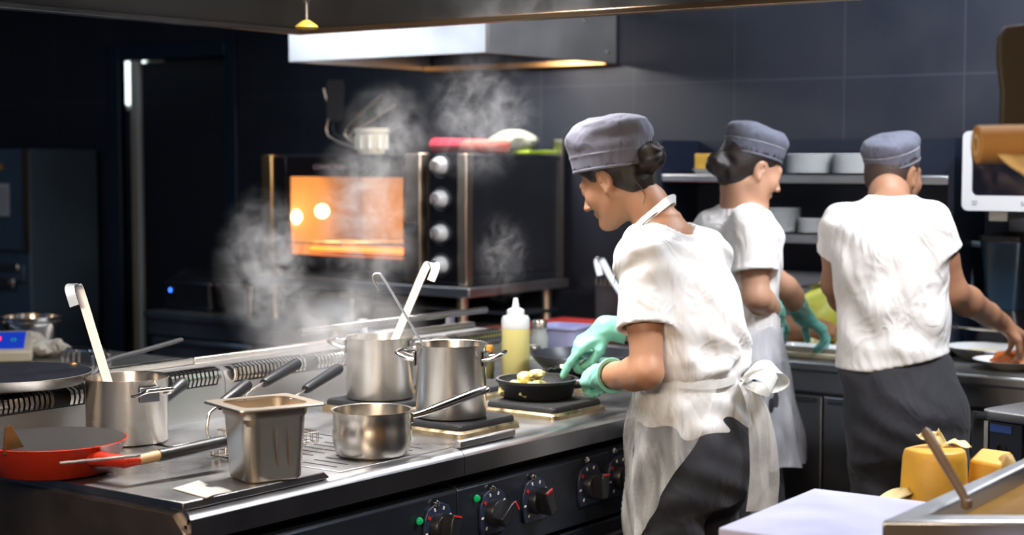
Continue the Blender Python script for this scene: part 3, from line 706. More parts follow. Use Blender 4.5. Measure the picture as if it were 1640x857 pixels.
bowl('steel bowl behind the wiping cloth, right of the other bowl', (3.50, 4.68, .9), .105, .115)
s0 = Vector((3.20, 4.54, .9005))
ks = thing('kitchen_scale', 'cream digital scale with blue display at the left edge', 'scale', tuple(s0), -40)
obj('body', MB().prism([(-.09, 0), (.09, 0), (.09, .085), (-.09, .035)], -.16, .16, 'x', T(0, 0, 0)), M['scale'], ks, bevel=.006)
ang = math.atan2(.05, .18)
D_ = Matrix.Translation((0, 0, .0612)) @ Matrix.Rotation(ang, 4, 'X')
dsp = obj('display', MB().box(-.135, .005, -.070, .072, -.001, .0022, D_).box(.015, .135, -.070, .072, -.001, .0022, D_), mat('blue_display', (.01, .03, .30), .15, Emission_Color=(.01, .045, .5, 1), Emission_Strength=.55), ks)
text('digits', '8', .05, mat('red_digits', (.8, .02, .05), .4, Emission_Color=(1, .03, .08, 1), Emission_Strength=1.6), D_ @ T(.05, .01, .003), dsp)
text('digits', '0', .04, mat('green_digits', (.02, .3, .15), .4, Emission_Color=(.02, .3, .2, 1), Emission_Strength=.4), D_ @ T(.10, -.002, .003), dsp)
cl = blob(.085, .045, 33, 1.25, .75, amp=.6); c2_ = blob(.05, .05, 12, 1, .8, amp=.7); cl.add(c2_.v, c2_.f, T(-.06, .02, .035)); c3_ = blob(.035, .04, 14, .8, .8, amp=.7); cl.add(c3_.v, c3_.f, T(.085, -.03, .012))
ck = obj('wiping_cloth', cl, mat('white_cloth_rag', (.62, .60, .56), .9, bump=.4, bscale=40), loc=(3.375, 4.455, .929)); ck.scale = (.62, .62, .62); ck.rotation_euler = (0, 0, R(-50))
tag(ck, 'crumpled white cloth heaped beside the scale', 'cloth')

# ------------------------------------------------------------------ tall grey cabinet at the far left
cbx = thing('control_cabinet', 'tall grey cabinet with a paper notice at the far left wall', 'cabinet', (5.0, 6.685, 0), 0)
M['cab'] = mat('blue_grey_enamel', (.055, .085, .125), .45, var=.15, vscale=4)
obj('body', MB().box(.0, .42, .0, 1.0, 0, 1.60), M['cab'], cbx, bevel=.008)
obj('door', MB().box(-.02, 0, .03, .97, 1.10, 1.585), M['cab'], cbx, bevel=.006)
obj('edge_trim', MB().box(-.026, .0, .0, .025, 1.10, 1.60), M['steel'], cbx)
obj('notice', MB().box(-.023, -.0205, .13, .26, 1.27, 1.43), M['paper'], cbx)
tx = MB()
for i in range(7): tx.box(-.0236, -.0228, .145, .245 - .02 * (i % 3), 1.29 + .018 * i, 1.295 + .018 * i)
obj('notice_lines', tx, mat('grey_print', (.15, .16, .18), .8), cbx)
obj('warning_sticker', MB().prism([(.17, 1.50), (.21, 1.50), (.19, 1.535)], -.0225, -.0205, 'x'), mat('orange_sticker', (.55, .25, .02), .5), cbx)
obj('drawer', MB().box(-.02, 0, .03, .97, .95, 1.03), M['cab'], cbx, bevel=.006)
obj('drawer_handle', MB().box(-.035, -.018, .06, .94, 1.00, 1.035), M['steel'], cbx, bevel=.006)
obj('drawer_plate', MB().box(-.03, -.018, .10, .90, .915, .965), M['steel'], cbx, bevel=.004)
obj('lock', MB().lathe([(.014, 0), (.014, .006), (0, .008)], 16, T(-.03, .14, .94, ry=-90)), M['steel_dark'], cbx)

# ------------------------------------------------------------------ rear counter: dark machine with a blue lamp, food pan
vm = thing('vacuum_sealer', 'dark machine with a blue lamp on the low counter, left of the oven', 'machine', (4.78, 5.20, .9005))
obj('body', MB().box(0, .45, -.02, .27, .0, .13), M['black'], vm, bevel=.015, seg=3)
obj('lid', MB().prism([(.02, .13), (.44, .13), (.44, .19), (.10, .17)], 0.0, .26, 'y'), M['black'], vm, bevel=.01)
q = obj('lamp_ring', MB().lathe([(.014, 0), (.014, .006), (.009, .008), (.009, 0)], 20, T(-.001, .215, .085, ry=-90), close=True), M['steel_dark'], vm)
obj('blue_lamp', MB().lathe([(.0095, 0), (.0095, .006), (0, .008)], 20, T(-.001, .215, .085, ry=-90)), mat('blue_led', (.02, .10, .6), .3, Emission_Color=(.03, .16, 1, 1), Emission_Strength=4), vm)
fp = thing('food_pan', 'brown toned steel food pan on the low counter beside the dark machine', 'food pan', (4.88, 5.045, .9005), 0)
obj('body', MB().rings([rrect(.075, .08, .03, 0), rrect(.095, .10, .035, .115), rrect(.115, .118, .02, .117), rrect(.115, .118, .02, .122), rrect(.092, .097, .035, .120), rrect(.072, .077, .03, .006)]), M['copper'], fp)
obj('lid_knob', MB().lathe([(0, 0), (.008, 0), (.008, .012), (.016, .02), (.016, .03), (0, .034)], 20, T(0, -.03, .1225)).box(-.085, .085, -.09, .09, .1225, .126), M['steel_polish'], fp)
pb = thing('food_pan', 'warm lit steel food pan under the left side of the oven, in the steam', 'food pan', (4.92, 4.55, .9005), 0)
obj('body', MB().rings([rrect(.075, .12, .03, 0), rrect(.09, .135, .035, .090), rrect(.105, .15, .02, .092), rrect(.105, .15, .02, .097), rrect(.088, .133, .035, .096), rrect(.072, .117, .03, .006)]), M['steel'], pb)

# ------------------------------------------------------------------ on top of the oven
TZ = OZ + OH + .0008
uc = thing('utensil_holder', 'cream slotted utensil pot standing on the oven top', 'utensil pot', (5.02, 4.47, TZ))
obj('body', MB().lathe([(0, 0), (.052, 0), (.058, .01), (.066, .085), (.072, .087), (.072, .105), (.064, .105), (.060, .09), (.050, .008), (0, .006)], 36), mat('cream_ceramic', (.66, .60, .48), .35), uc, ang=50)
mb = MB()
for i in range(10): mb.box(.060, .0685, -.006, .006, .02, .078, Matrix.Rotation(R(36 * i), 4, 'Z'))
obj('flutes', mb, mat('white_ceramic', (.80, .82, .74), .3), uc)
o = Vector(uc.location)
M['matt_black'] = mat('matt_black_nylon', (.010, .011, .016), .8)
def tool(name, label, pts, rad, m, head=None, hm=None):
    t = thing(name, label, 'utensil', tuple(pts[0]))
    q = Vector(pts[0])
    obj('handle', MB().tube([Vector(p) - q for p in pts], rad, 10, smooth=3), m, t)
    if head:
        h = [Vector(p) - q for p in head]
        ax = (h[1] - h[0]).normalized(); wv = Vector((0, 1, 0)); pw = (h[1] - h[0]).length
        obj('blade', MB().strip([h[0], h[0].lerp(h[1], .15), h[0].lerp(h[1], .85), h[1]], [.03, .07, .075, .06], .004, (-rv[0], -rv[1], 0), smooth=2), M['matt_black'], t)
    return t
XU = 5.02
b0 = Vector((5.02, 4.48, TZ + .012))
tool('kitchen_tongs', 'upright reddish handled tongs in the utensil pot', [b0 + Vector((0, .02, 0)), atX(526, 218, XU), atX(528, 180, XU), atX(519, 142, XU)], .006, M['copper'])
tool('turner', 'broad black turner standing upright in the utensil pot', [b0, atX(537, 215, XU), atX(537, 190, XU)], .006, M['black'], (atX(537, 195, XU), atX(537, 128, XU)), M['black'])
tool('turner', 'black turner leaning right out of the utensil pot, nearer the upright one', [b0 + Vector((0, -.01, 0)), atX(552, 215, XU), atX(586, 175, XU), atX(612, 153, XU)], .006, M['copper'], (atX(585, 188, XU + .03), atX(642, 158, XU + .03)), M['black'])
tool('spatula', 'thin handled spatula leaning far right out of the utensil pot', [b0 + Vector((.02, -.02, 0)), atX(560, 218, XU + .02), atX(600, 190, XU + .02), atX(632, 168, XU + .02)], .005, M['copper'])
tool('turner', 'short black turner blade between the upright and leaning tools', [b0 + Vector((.02, .0, 0)), atX(556, 205, XU + .05)], .006, M['black'], (atX(556, 208, XU + .05), atX(578, 172, XU + .05)), M['black'])
ov2 = MB().tube([(.0, .0, .028), (.05, -.05, .03), (.05, -.14, .03), (0, -.19, .03), (-.06, -.15, .03), (-.06, -.05, .03)], .028, 14, smooth=4, loop=False)
og = obj('oven_glove', MB().rings([[( .035 * math.sin(2 * math.pi * k / 12) * (1.1 if i < 9 else 1) , .18 - i * .025, .034 + .030 * math.cos(2 * math.pi * k / 12) * (1 - .02 * i)) for k in range(12)] for i in range(11)]), mat('red_quilted_cloth', (.52, .03, .06), .8, bump=.4, bscale=30), loc=(5.05, 3.98, TZ))
tag(og, 'red padded oven glove lying on the oven top', 'oven glove')
og2 = obj('padded_ring', MB().tube([(.05 * math.cos(2 * math.pi * k / 20), .085 * math.sin(2 * math.pi * k / 20), .028) for k in range(20)], .026, 12, loop=True), mat('coral_cloth', (.60, .13, .09), .85, bump=.4, bscale=30), loc=(5.02, 3.885, TZ)); tag(og2, 'coral red padded ring on the oven top, right of the glove', 'pot holder')
tw = obj('folded_cloth', blob(.085, .045, 50, .9, 1.1, amp=.3), mat('sage_cloth', (.36, .38, .30), .9, bump=.3), loc=(5.24, 3.91, TZ + .052)); tag(tw, 'grey green folded cloth on the oven top behind the red ring', 'cloth')
gb = obj('green_board', MB().box(-.10, .10, -.06, .06, 0, .015), mat('lime_plastic', (.36, .50, .03), .5), loc=(5.31, 3.875, TZ), bevel=.004); tag(gb, 'small lime green board on the oven top, right end', 'cutting board')
ns = obj('serving_tray', MB().box(-.14, .14, -.11, .11, 0, .02).box(-.14, .14, -.11, -.10, .02, .06), mat('navy_plastic', (.02, .035, .08), .5), loc=(5.28, 4.10, TZ), bevel=.004); tag(ns, 'dark navy tray on the oven top behind the cloth', 'tray')

# red boards right of the oven
for i, (x, y, rz, m, lb) in enumerate(((4.95, 3.48, 4, mat('terracotta_board', (.34, .10, .05), .5), 'terracotta cutting board at the bottom, right of the oven stand'), (5.03, 3.36, -3, M['board_red'], 'bright red cutting board lying on top, right of the oven stand'))):
    b = obj('cutting_board', MB().box(-.17, .17, -.30, .30, 0, .018), m, loc=(x, y, .9005 + i * .0185), bevel=.004); b.rotation_euler = (0, 0, R(rz)); tag(b, lb, 'cutting board')
bm_ = thing('bain_marie_pot', 'steel pot holding an upright ladle, mostly behind the front cook', 'pot', (4.96, 3.10, .9))
obj('body', MB().lathe(pot_body(.075, .15), 40), M['steel'], bm_, ang=50)
a = Vector((4.96, 3.10, .93))
ladle('ladle', 'ladle with bright hooked end beside the shoulder of the front cook', [a, atX(985, 455, 4.96), atX(968, 424, 4.96), atX(963, 416, 4.96), atX(957, 417, 4.955), atX(957, 424, 4.95), atX(961, 441, 4.945)], .022, rv, a)

# ------------------------------------------------------------------ wall shelves with plates
ws = thing('wall_shelf', 'dark wall shelf unit with two steel shelves of white plates', 'shelf', (5.17, 2.06, 1.02))
M['navy_panel'] = mat('navy_back_panel', (.004, .008, .022), .5)
obj('back_panel', MB().box(.262, .275, 0, 1.14, 0, .60), M['navy_panel'], ws)
obj('side_panel', MB().box(.0, .275, 1.12, 1.14, -.118, .60), M['navy_panel'], ws)
obj('side_panel', MB().box(.0, .275, 0, .02, -.118, .60), M['navy_panel'], ws)
S1, S2 = 1.495, 1.285
for z in (S1, S2): obj('shelf_board', MB().box(0, .262, .02, 1.12, z - 1.02 - .028, z - 1.02), M['steel_h'], ws, bevel=.004)
plate0 = None
def place_plate(x, y, z, r, label, group):
    global plate0
    if plate0 is None:
        plate0 = obj('dinner_plate', MB().lathe([(0, .0005), (.055, .0005), (.060, .003), (.088, .0085), (.092, .0095), (.090, .0115), (.060, .006), (.055, .0035), (0, .0035)], 48), M['porcelain'], loc=(x, y, z), ang=50)
        o = plate0
    else:
        o = plate0.copy(); COL.objects.link(o); o.location = (x, y, z)
    o.scale = (r / .092, r / .092, 1.0)
    tag(o, label, 'plate', group)
for (px, z, n, r, where) in ((1297, S1, 8, .085, 'left stack on the upper wall shelf'), (1372, S1, 8, .088, 'right stack on the upper wall shelf'), (1250, S2, 10, .072, 'tall left stack on the lower wall shelf'), (1302, S2, 6, .055, 'low right stack on the lower wall shelf')):
    q = atX(px, 300, 5.28)
    for i in range(n):
        place_plate(5.285, q.y, z + .0005 + i * .0088, r, 'white plate in the ' + where, 'plates in the ' + where)
q = atX(1141, 250, 5.25)
yb = obj('yellow_box', MB().box(-.05, .05, -.055, .055, 0, .055), mat('yellow_carton', (.62, .36, .05), .6, var=.3, vscale=25), loc=(5.28, q.y + .01, S1 + .0201), bevel=.004); tag(yb, 'yellow carton on the upper wall shelf behind the bun of the cook', 'box')
wb = obj('white_dish', MB().rings([rrect(.05, .05, .01, 0), rrect(.06, .06, .012, .016), rrect(.062, .062, .012, .02), rrect(.05, .05, .01, .019)]), M['porcelain'], loc=(5.28, q.y + .01, S1)); tag(wb, 'small white dish under the yellow carton on the wall shelf', 'dish')

# ------------------------------------------------------------------ on the prep counter
PZ = .9
def sheet_pan(name, label, loc, hx, hy, h, m, rz=0):
    t = obj(name, MB().rings([rrect(hx - .01, hy - .01, .02, 0), rrect(hx - .002, hy - .002, .025, h - .004), rrect(hx + .01, hy + .01, .012, h - .003), rrect(hx + .01, hy + .01, .012, h), rrect(hx - .004, hy - .004, .025, h - .001), rrect(hx - .014, hy - .014, .02, .003)]), m, loc=loc); t.rotation_euler = (0, 0, R(rz)); return t
tag(sheet_pan('food_pan', '', (5.345, 2.66, PZ + .0005), .075, .17, .24, M['steel_h']), 'deep steel pan at the back of the prep counter behind the yellow bag', 'food pan', None)
tag(sheet_pan('food_pan', '', (5.345, 2.28, PZ + .0005), .075, .17, .22, M['steel_h']), 'steel pan at the back of the prep counter, mostly behind the man', 'food pan', None)
b = obj('cutting_board', MB().box(-.14, .14, -.24, .24, 0, .02), M['board_white'], loc=(4.97, 2.44, PZ), bevel=.005); tag(b, 'cream cutting board with chopped food between the two far cooks', 'cutting board')
tr = sheet_pan('serving_tray', '', (4.895, 2.40, PZ + .0201), .045, .13, .018, M['porcelain']); tag(tr, 'narrow white tray at the front of the cream cutting board', 'tray')
lf = obj('bread_loaf', blob(.075, .048, 70, 1.0, 1.9, amp=.15), mat('brown_crust', (.24, .11, .05), .7, var=.4, vscale=25, bump=.3), loc=(5.035, 2.545, PZ + .069)); tag(lf, 'brown loaf on the cream cutting board behind the gloved hands', 'bread')
bagm = MB(); q = blob(.14, .115, 81, .50, 1.2, n=36, amp=.45); bagm.add(q.v, q.f); q = blob(.10, .10, 83, .62, 1.0, n=30, amp=.5); bagm.add(q.v, q.f, T(.005, -.15, -.012))
bg = obj('plastic_bag', bagm, mat('yellow_green_plastic', (.60, .62, .10), .35, var=.35, vscale=9, bump=.7, bscale=18), loc=(5.185, 2.45, PZ + .122)); tag(bg, 'crumpled yellow green plastic bag between the two far cooks', 'bag')
sl = thing('serving_spoon', 'steel spoon handle sticking out of the yellow green bag', 'spoon', (5.17, 2.50, PZ + .22))
o = Vector(sl.location)
obj('handle', MB().strip([(0, 0, 0), atX(1262, 462, 5.15) - o, atX(1245, 436, 5.16) - o], .018, .003, (-rv[0], -rv[1], .3)), M['steel_polish'], sl)
obj('bowl', MB().lathe([(0, -.012), (.02, -.006), (.026, 0), (.02, -.004), (0, -.010)], 20), M['steel_polish'], sl)
M['cream_food'] = mat('cream_vegetable', (.68, .60, .34), .55, var=.2, vscale=30, bump=.2)
rnd = random.Random(6)
for i, (x, y, s, w) in enumerate(((5.0, 2.55, .017, 'left end of the cream board, behind the tray'), (4.985, 2.475, .020, 'middle of the cream board, tallest of the pieces'), (4.99, 2.44, .015, 'cream board just right of the tallest piece'), (5.0, 2.37, .018, 'cream board under the fingers of the green glove'), (4.96, 2.335, .016, 'right end of the cream board'), (5.02, 2.51, .014, 'cream board against the brown loaf'))):
    o = obj('cauliflower_piece', blob(s, s * .9, 90 + i, 1, 1.1, n=16, amp=.4), M['cream_food'], loc=(x, y, PZ + .020 + s * .9)); tag(o, 'pale chopped vegetable piece at the ' + w if 'end' in w or 'middle' in w else 'pale chopped vegetable piece on the ' + w, 'vegetable')
bt = obj('bread_slice', blob(.045, .010, 99, 1.0, 1.4, n=20, amp=.2), mat('golden_flatbread', (.60, .36, .12), .6, var=.4, vscale=30), loc=(4.885, 2.595, PZ + .031)); tag(bt, 'golden bread piece on the near left corner of the cream board', 'bread')
def deep_plate(label, loc, r, h):
    t = obj('serving_plate', MB().lathe([(0, 0), (r * .5, 0), (r * .55, .003), (r * .97, h * .92), (r, h), (r * .96, h), (r * .55, .007), (0, .006)], 56), M['porcelain'], loc=loc, ang=50); return tag(t, label, 'plate')
deep_plate('deep white bowl plate right of the man, farther from the counter edge', (5.15, 1.94, PZ), .125, .045)
deep_plate('white plate with orange food at the right frame edge', (4.98, 1.79, PZ), .115, .030)
o = obj('rice_portion', blob(.075, .014, 61, n=24, amp=.3), M['cream_food'], loc=(5.15, 1.94, PZ + .022)); tag(o, 'pale food in the deep white bowl plate', 'food')
o = obj('orange_stew', blob(.058, .026, 62, n=24, amp=.4), mat('orange_food', (.42, .11, .02), .5, var=.5, vscale=50, bump=.5), loc=(4.985, 1.785, PZ + .030)); tag(o, 'orange brown food heaped on the right white plate', 'food')
rs_ = thing('bottle_rack', 'dark rack with a steel rod on the counter behind the deep plate', 'rack', (5.24, 1.70, PZ))
obj('rod', MB().tube([(0, 0, .09), (0, .44, .09)], .006, 10), M['steel'], rs_)
for y in (.01, .43): obj('post', MB().box(-.01, .01, y - .01, y + .01, 0, .10), M['steel_dark'], rs_)

# microwave on a wall bracket
mo = thing('microwave_oven', 'white framed microwave with dark window mounted at the right edge', 'microwave', (5.05, 1.43, 1.387))
obj('body', MB().box(.02, .38, .0, .555, .0, .252), M['white_p'], mo, bevel=.012)
M['silver'] = mat('silver_white_plastic', (.62, .64, .68), .35)
fr_ = [rrect(.278, .126, .022, 0), rrect(.278, .126, .022, .02)]
mf = MB(); W4 = Matrix(((0, 0, -1, .02), (-1, 0, 0, .2775), (0, 1, 0, .126), (0, 0, 0, 1)))
ra, rb = rrect(.2775, .126, .020, 0), rrect(.247, .088, .016, 0, cx=.0, cy=.010)
mf.rings([ra, [(x, y, .022) for x, y, z in ra], [(x, y, .022) for x, y, z in rb], rb], cap0=False, cap1=False, M=W4, loop=True)
df = obj('door_frame', mf, M['silver'], mo, ang=50)
obj('window', MB().rings([rrect(.248, .089, .016, .010, cx=0, cy=.010), rrect(.248, .089, .016, .014, cx=0, cy=.010)], M=W4), mat('black_glass', (.006, .007, .012), .08), df)
text('maker_lettering', 'SAMSUNG', .018, mat('dark_lettering', (.06, .07, .09), .5), W4 @ T(-.045, -.1035, .0222), df)
text('model_lettering', 'MW73', .007, bpy.data.materials['dark_lettering'], W4 @ T(-.235, -.098, .0222), df)
text('model_lettering', 'GRILL', .007, bpy.data.materials['dark_lettering'], W4 @ T(-.235, -.106, .0222), df)
wbk = thing('wall_bracket', 'dark wall bracket carrying the microwave', 'bracket', (5.12, 1.43, 1.387))
obj('arm', MB().box(0, .32, .44, .48, -.03, -.0005), M['steel_dark'], wbk); obj('arm', MB().box(0, .32, .08, .12, -.03, -.0005), M['steel_dark'], wbk)
obj('back_plate', MB().box(.315, .329, .02, .54, -.14, -.0005), M['steel_dark'], wbk)
obj('end_cap', MB().box(-.006, 0, .43, .49, -.034, -.004), M['white_p'], wbk, bevel=.002)

# blender with jug
bl = thing('blender', 'dark blender with a smoky jug and pale handle at the right edge', 'blender', (5.355, 1.945, PZ))
obj('base', MB().rings([rrect(.085, .085, .02, 0), rrect(.085, .085, .02, .05), rrect(.06, .06, .02, .13), rrect(.055, .055, .02, .15)]), M['black'], bl)
M['smoky'] = mat('smoky_plastic', (.02, .05, .09), .15)
obj('jug', MB().rings([rrect(.05, .05, .015, .151), rrect(.072, .072, .018, .375), rrect(.074, .074, .018, .378), rrect(.066, .066, .016, .376), rrect(.046, .046, .012, .158)]), M['smoky'], bl)
obj('handle', MB().tube([(-.01, .07, .36), (-.012, .125, .365), (-.012, .13, .34), (-.010, .118, .22), (-.010, .112, .20)], [.010, .011, .011, .010, .006], 12, smooth=4), mat('grey_blue_plastic', (.12, .17, .22), .35), bl)
obj('lid', MB().rings([rrect(.076, .076, .018, .3785), rrect(.076, .076, .018, .395), rrect(.04, .04, .018, .41)]), M['black'], bl)

# ------------------------------------------------------------------ foreground at the right: pass table, board, cheese, steel bin
pt = thing('pass_table', 'dark steel table in the right foreground under the blue board', 'table', (2.45, .45, 0))
obj('top', MB().box(0, .62, 0, .95, .845, .875), M['steel_dark'], pt, bevel=.006)
for (x, y) in ((.03, .03), (.59, .03), (.03, .92), (.59, .92)): obj('leg', MB().box(x - .02, x + .02, y - .02, y + .02, 0, .845), M['steel_dark'], pt)
obj('under_shelf', MB().box(.03, .59, .03, .92, .25, .27), M['steel_dark'], pt)
bb = obj('cutting_board', MB().box(-.42, 0, -.60, 0, 0, .024), M['board_blue'], loc=(2.93, 1.445, .8755), bevel=.004); bb.rotation_euler = (0, 0, R(3)); tag(bb, 'blue white cutting board in the right foreground', 'cutting board')
bs_ = obj('wooden_board', MB().box(-.40, -.01, -.58, -.015, 0, .022), M['wood'], loc=(2.93, 1.445, .8751), bevel=.003); bs_.rotation_euler = (0, 0, R(3)); tag(bs_, 'brown wooden board lying under the blue cutting board', 'cutting board')
bb.location.z += .0225; pt.location.z -= .022
bs_.location.z -= .0222; bb.location.z -= .0222
# steel bin with sloping side and liquid
bn = thing('steam_table_bin', 'steel bin of amber liquid in the right bottom corner', 'food bin', (0, 0, 0))
B0, B1 = atz(1411, 834, .955), atz(1760, 836, .955)
B2, B3 = atz(1640, 733, .985), atz(1860, 735, .985)
up_ = Vector((0, 0, 1))
def lerp(a, b, t): return a + (b - a) * t
bot = [Vector((p.x, p.y, .901)) for p in (B0, B1, B3, B2)]
top = [B0, B1, B3, B2]
inn = [lerp(B0, B3, .0) , B1, B3, B2]
cen = sum(top, Vector()) / 4
def inset(k, dz): return [Vector((cen.x + (p.x - cen.x) * k, cen.y + (p.y - cen.y) * k, p.z + dz)) for p in top]
obj('body', MB().rings([[tuple(p) for p in bot], [tuple(p) for p in inset(1, -.012)], [tuple(p) for p in inset(1.0, 0)], [tuple(p) for p in inset(.74, 0)], [tuple(p) for p in inset(.72, -.008)], [tuple(p) for p in inset(.70, -.045)]]), M['steel_h'], bn, bevel=.006)
obj('amber_liquid', MB().rings([[tuple(p) for p in inset(.705, -.034)], [tuple(p) for p in inset(.705, -.032)]]), mat('amber_stock', (.30, .17, .05), .15, var=.3, vscale=12), bn)
sp2 = thing('mixing_spoon', 'dark wooden spoon resting on the rim of the amber bin, leaning left', 'spoon', tuple(atz(1548, 806, .964)))
o = Vector(sp2.location)
_Dn = (o - Vector(_C)).dot(Vector(_f)); e0 = Vector(_C + ray(1541, 790) * (_Dn + .01)); e1 = Vector(_C + ray(1483, 692) * (_Dn + .05))
obj('handle', MB().tube([Vector((0, 0, 0)), e0 - o, e0.lerp(e1, .5) - o, e1 - o, e1 + (e1 - e0) * .05 - o], [.007, .008, .0085, .0095, .005], 12), mat('dark_wood', (.16, .10, .06), .5, var=.3, vscale=20), sp2)
obj('end_cap', MB().lathe([(0, -.012), (.009, -.008), (.0105, 0), (.008, .006), (0, .008)], 14), bpy.data.materials['dark_wood'], sp2)

# cheese block, loose paper
cx = atz(1505, 800, .888); cx = Vector((cx.x + .05, cx.y + .03, .876))
ch = thing('cheese_block', 'big yellow cheese wedge partly wrapped in pale paper beside the blue board', 'cheese', tuple(cx), 0)
CS = .060
mb = MB(); ring = []
poly = [(CS * math.cos(R(a)), CS * math.sin(R(a))) for a in range(-190, 60, 10)] + [(.02, .052), (-.03, .058)]
rs2 = []
for (k, z) in ((1.08, 0), (1.05, .03), (1.0, .085), (.95, .098), (.90, .102)): rs2.append([(x * k, y * k, z) for x, y in poly])
obj('block', MB().rings(rs2), M['cheese'], ch, bevel=.003)
M['butter'] = mat('pale_wrapper', (.78, .66, .34), .5, bump=.4, bscale=30)
def sheet(name, pts, m, parent, th=.0015, sub=8, amp=.006, seed=1):
    a, b, c, d = [Vector(p) for p in pts]; vs = []; rd = random.Random(seed); p1, p2 = rd.uniform(0, 6), rd.uniform(0, 6)
    for i in range(sub + 1):
        for j in range(sub + 1):
            u, v = i / sub, j / sub
            s = a * (1 - u) * (1 - v) + b * u * (1 - v) + c * u * v + d * (1 - u) * v
            n = (b - a).cross(d - a).normalized()
            vs.append(tuple(s + n * amp * math.sin(5 * u + p1 + 3 * v) * math.cos(4 * v + p2)))
    fs = [(i * (sub + 1) + j, (i + 1) * (sub + 1) + j, (i + 1) * (sub + 1) + j + 1, i * (sub + 1) + j + 1) for i in range(sub) for j in range(sub)]
    o = obj(name, MB().add(vs, fs), m, parent); md = o.modifiers.new('solid', 'SOLIDIFY'); md.thickness = th; return o
def cpix(x, y, d=0):
    v = atz(1505, 800, .888); D0 = (v - Vector(_C)).dot(Vector(_f)); return Vector(_C + ray(x, y) * (D0 + .06 + d)) - cx
sheet('wrapper_flap', [cpix(1466, 697), cpix(1478, 692, .02), cpix(1520, 714, .06), cpix(1492, 712)], M['butter'], ch, seed=2)
sheet('wrapper_flap', [cpix(1492, 694, .02), cpix(1503, 686, .02), cpix(1520, 716, .05), cpix(1500, 716, .0)], M['butter'], ch, seed=3)
sheet('wrapper_flap', [cpix(1508, 710, .0), cpix(1530, 703, .06), cpix(1557, 714, .06), cpix(1552, 718, 0)], M['butter'], ch, seed=5)
sheet('wrapper_skirt', [cpix(1399, 798, -.02), cpix(1450, 778, -.0), cpix(1462, 790, -.04), cpix(1420, 806, -.06)], M['butter'], ch, seed=7)
ce = thing('cheese_wedge', 'smaller yellow cheese piece with torn rind right of the big cheese', 'cheese', (cx.x + .075, cx.y - .085, .876))
q = Vector(ce.location)
obj('wedge', MB().rings([[(-.035, -.035, 0), (.045, -.03, 0), (.045, .04, 0), (-.03, .04, 0)], [(-.03, -.03, .075), (.04, -.028, .092), (.04, .035, .094), (-.028, .035, .078)]]), M['cheese'], ce, bevel=.006)
obj('rind', blob(.018, .028, 42, .8, 1, amp=.5), M['rind'], ce, loc=(-.005, -.036, .066))

# dark appliance with steel top at the right edge
ap = thing('bain_marie', 'dark appliance with steel top, blue label and knob hole at the right edge', 'appliance', (4.15, 1.56, 0), -14)
obj('top', MB().rings([rrect(.31, .22, .03, .872, cx=.30, cy=-.22), rrect(.315, .225, .03, .885, cx=.30, cy=-.22), rrect(.315, .225, .03, .898, cx=.30, cy=-.22), rrect(.29, .20, .03, .902, cx=.30, cy=-.22)]), M['steel_h'], ap, bevel=.003)
obj('body', MB().box(.01, .59, -.42, -.015, .1, .872), mat('dark_olive_steel', (.05, .055, .055), .4, .5), ap, bevel=.004)
obj('front_panel', MB().box(-.002, .01, -.115, -.018, .50, .868), M['panel'], ap)
obj('label', MB().box(-.004, -.002, -.085, -.02, .842, .862), mat('blue_label', (.03, .07, .28), .4), ap)
obj('knob_hole', MB().lathe([(.016, 0), (.016, .006), (.010, .006), (.010, 0)], 20, T(-.002, -.055, .80, ry=-90), close=True), M['black'], ap)
obj('corner_post', MB().box(-.006, .01, -.016, -.004, .10, .868), M['steel'], ap)
obj('foot', MB().box(.03, .57, -.40, -.03, 0, .1), M['dark_gap'], ap)
# hanging board with a kraft paper roll at the right edge
hb = thing('paper_roll_holder', 'dark brown hanging board holding the kraft paper roll at the right edge', 'holder', (0, 0, 0))
D3 = 2.55
def fr3(x, y, d=0): return Vector(_C + ray(x, y) * (D3 + d))
outline = [(1601, 60), (1612, 42), (1660, 36), (1800, 36), (1800, 205), (1604, 205), (1606, 150), (1600, 95)]
f0 = [fr3(x, y, .10) for x, y in outline]; f1 = [fr3(x, y, .10) + Vector((_fh[0], _fh[1], 0)) * .02 for x, y in outline]
obj('board', MB().rings([[tuple(p) for p in f0], [tuple(p) for p in f1]]), mat('dark_brown_board', (.030, .020, .012), .6), hb, bevel=.003)
tp = fr3(1760, 36, .11)
obj('hanger_rod', MB().tube([tp + Vector((0, 0, -.05)), Vector((tp.x, tp.y, 2.96))], .008, 8), M['steel_dark'], hb)
ra_, rb_ = fr3(1563, 232), fr3(1830, 226)
obj('roll_axle', MB().tube([ra_.lerp(rb_, .02), rb_], .0085, 8), M['steel_dark'], hb)
obj('bracket', MB().tube([rb_.lerp(ra_, .2), fr3(1780, 180, .09)], .008, 8), M['steel_dark'], hb)
kr = thing('kraft_paper_roll', 'brown kraft paper roll with loose sheet hanging at the right edge', 'paper roll', tuple(ra_))
dvec = (rb_ - ra_)
Mr = (dvec.to_track_quat('Z', 'Y')).to_matrix().to_4x4()
L = dvec.length * .78
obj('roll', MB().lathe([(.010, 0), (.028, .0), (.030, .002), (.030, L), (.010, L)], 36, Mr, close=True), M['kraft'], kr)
obj('core', MB().lathe([(.0105, -.001), (.018, -.001), (.018, .003), (.0105, .003)], 24, Mr, close=True), mat('pale_card', (.62, .44, .20), .7), kr)
s4 = [fr3(1598, 246, -.03) - ra_, fr3(1800, 246, -.03) - ra_, fr3(1800, 330, -.10) - ra_, fr3(1660, 295, -.08) - ra_]
sheet('loose_sheet', s4, mat('lit_kraft_sheet', (.72, .50, .22), .7), kr, amp=.004)

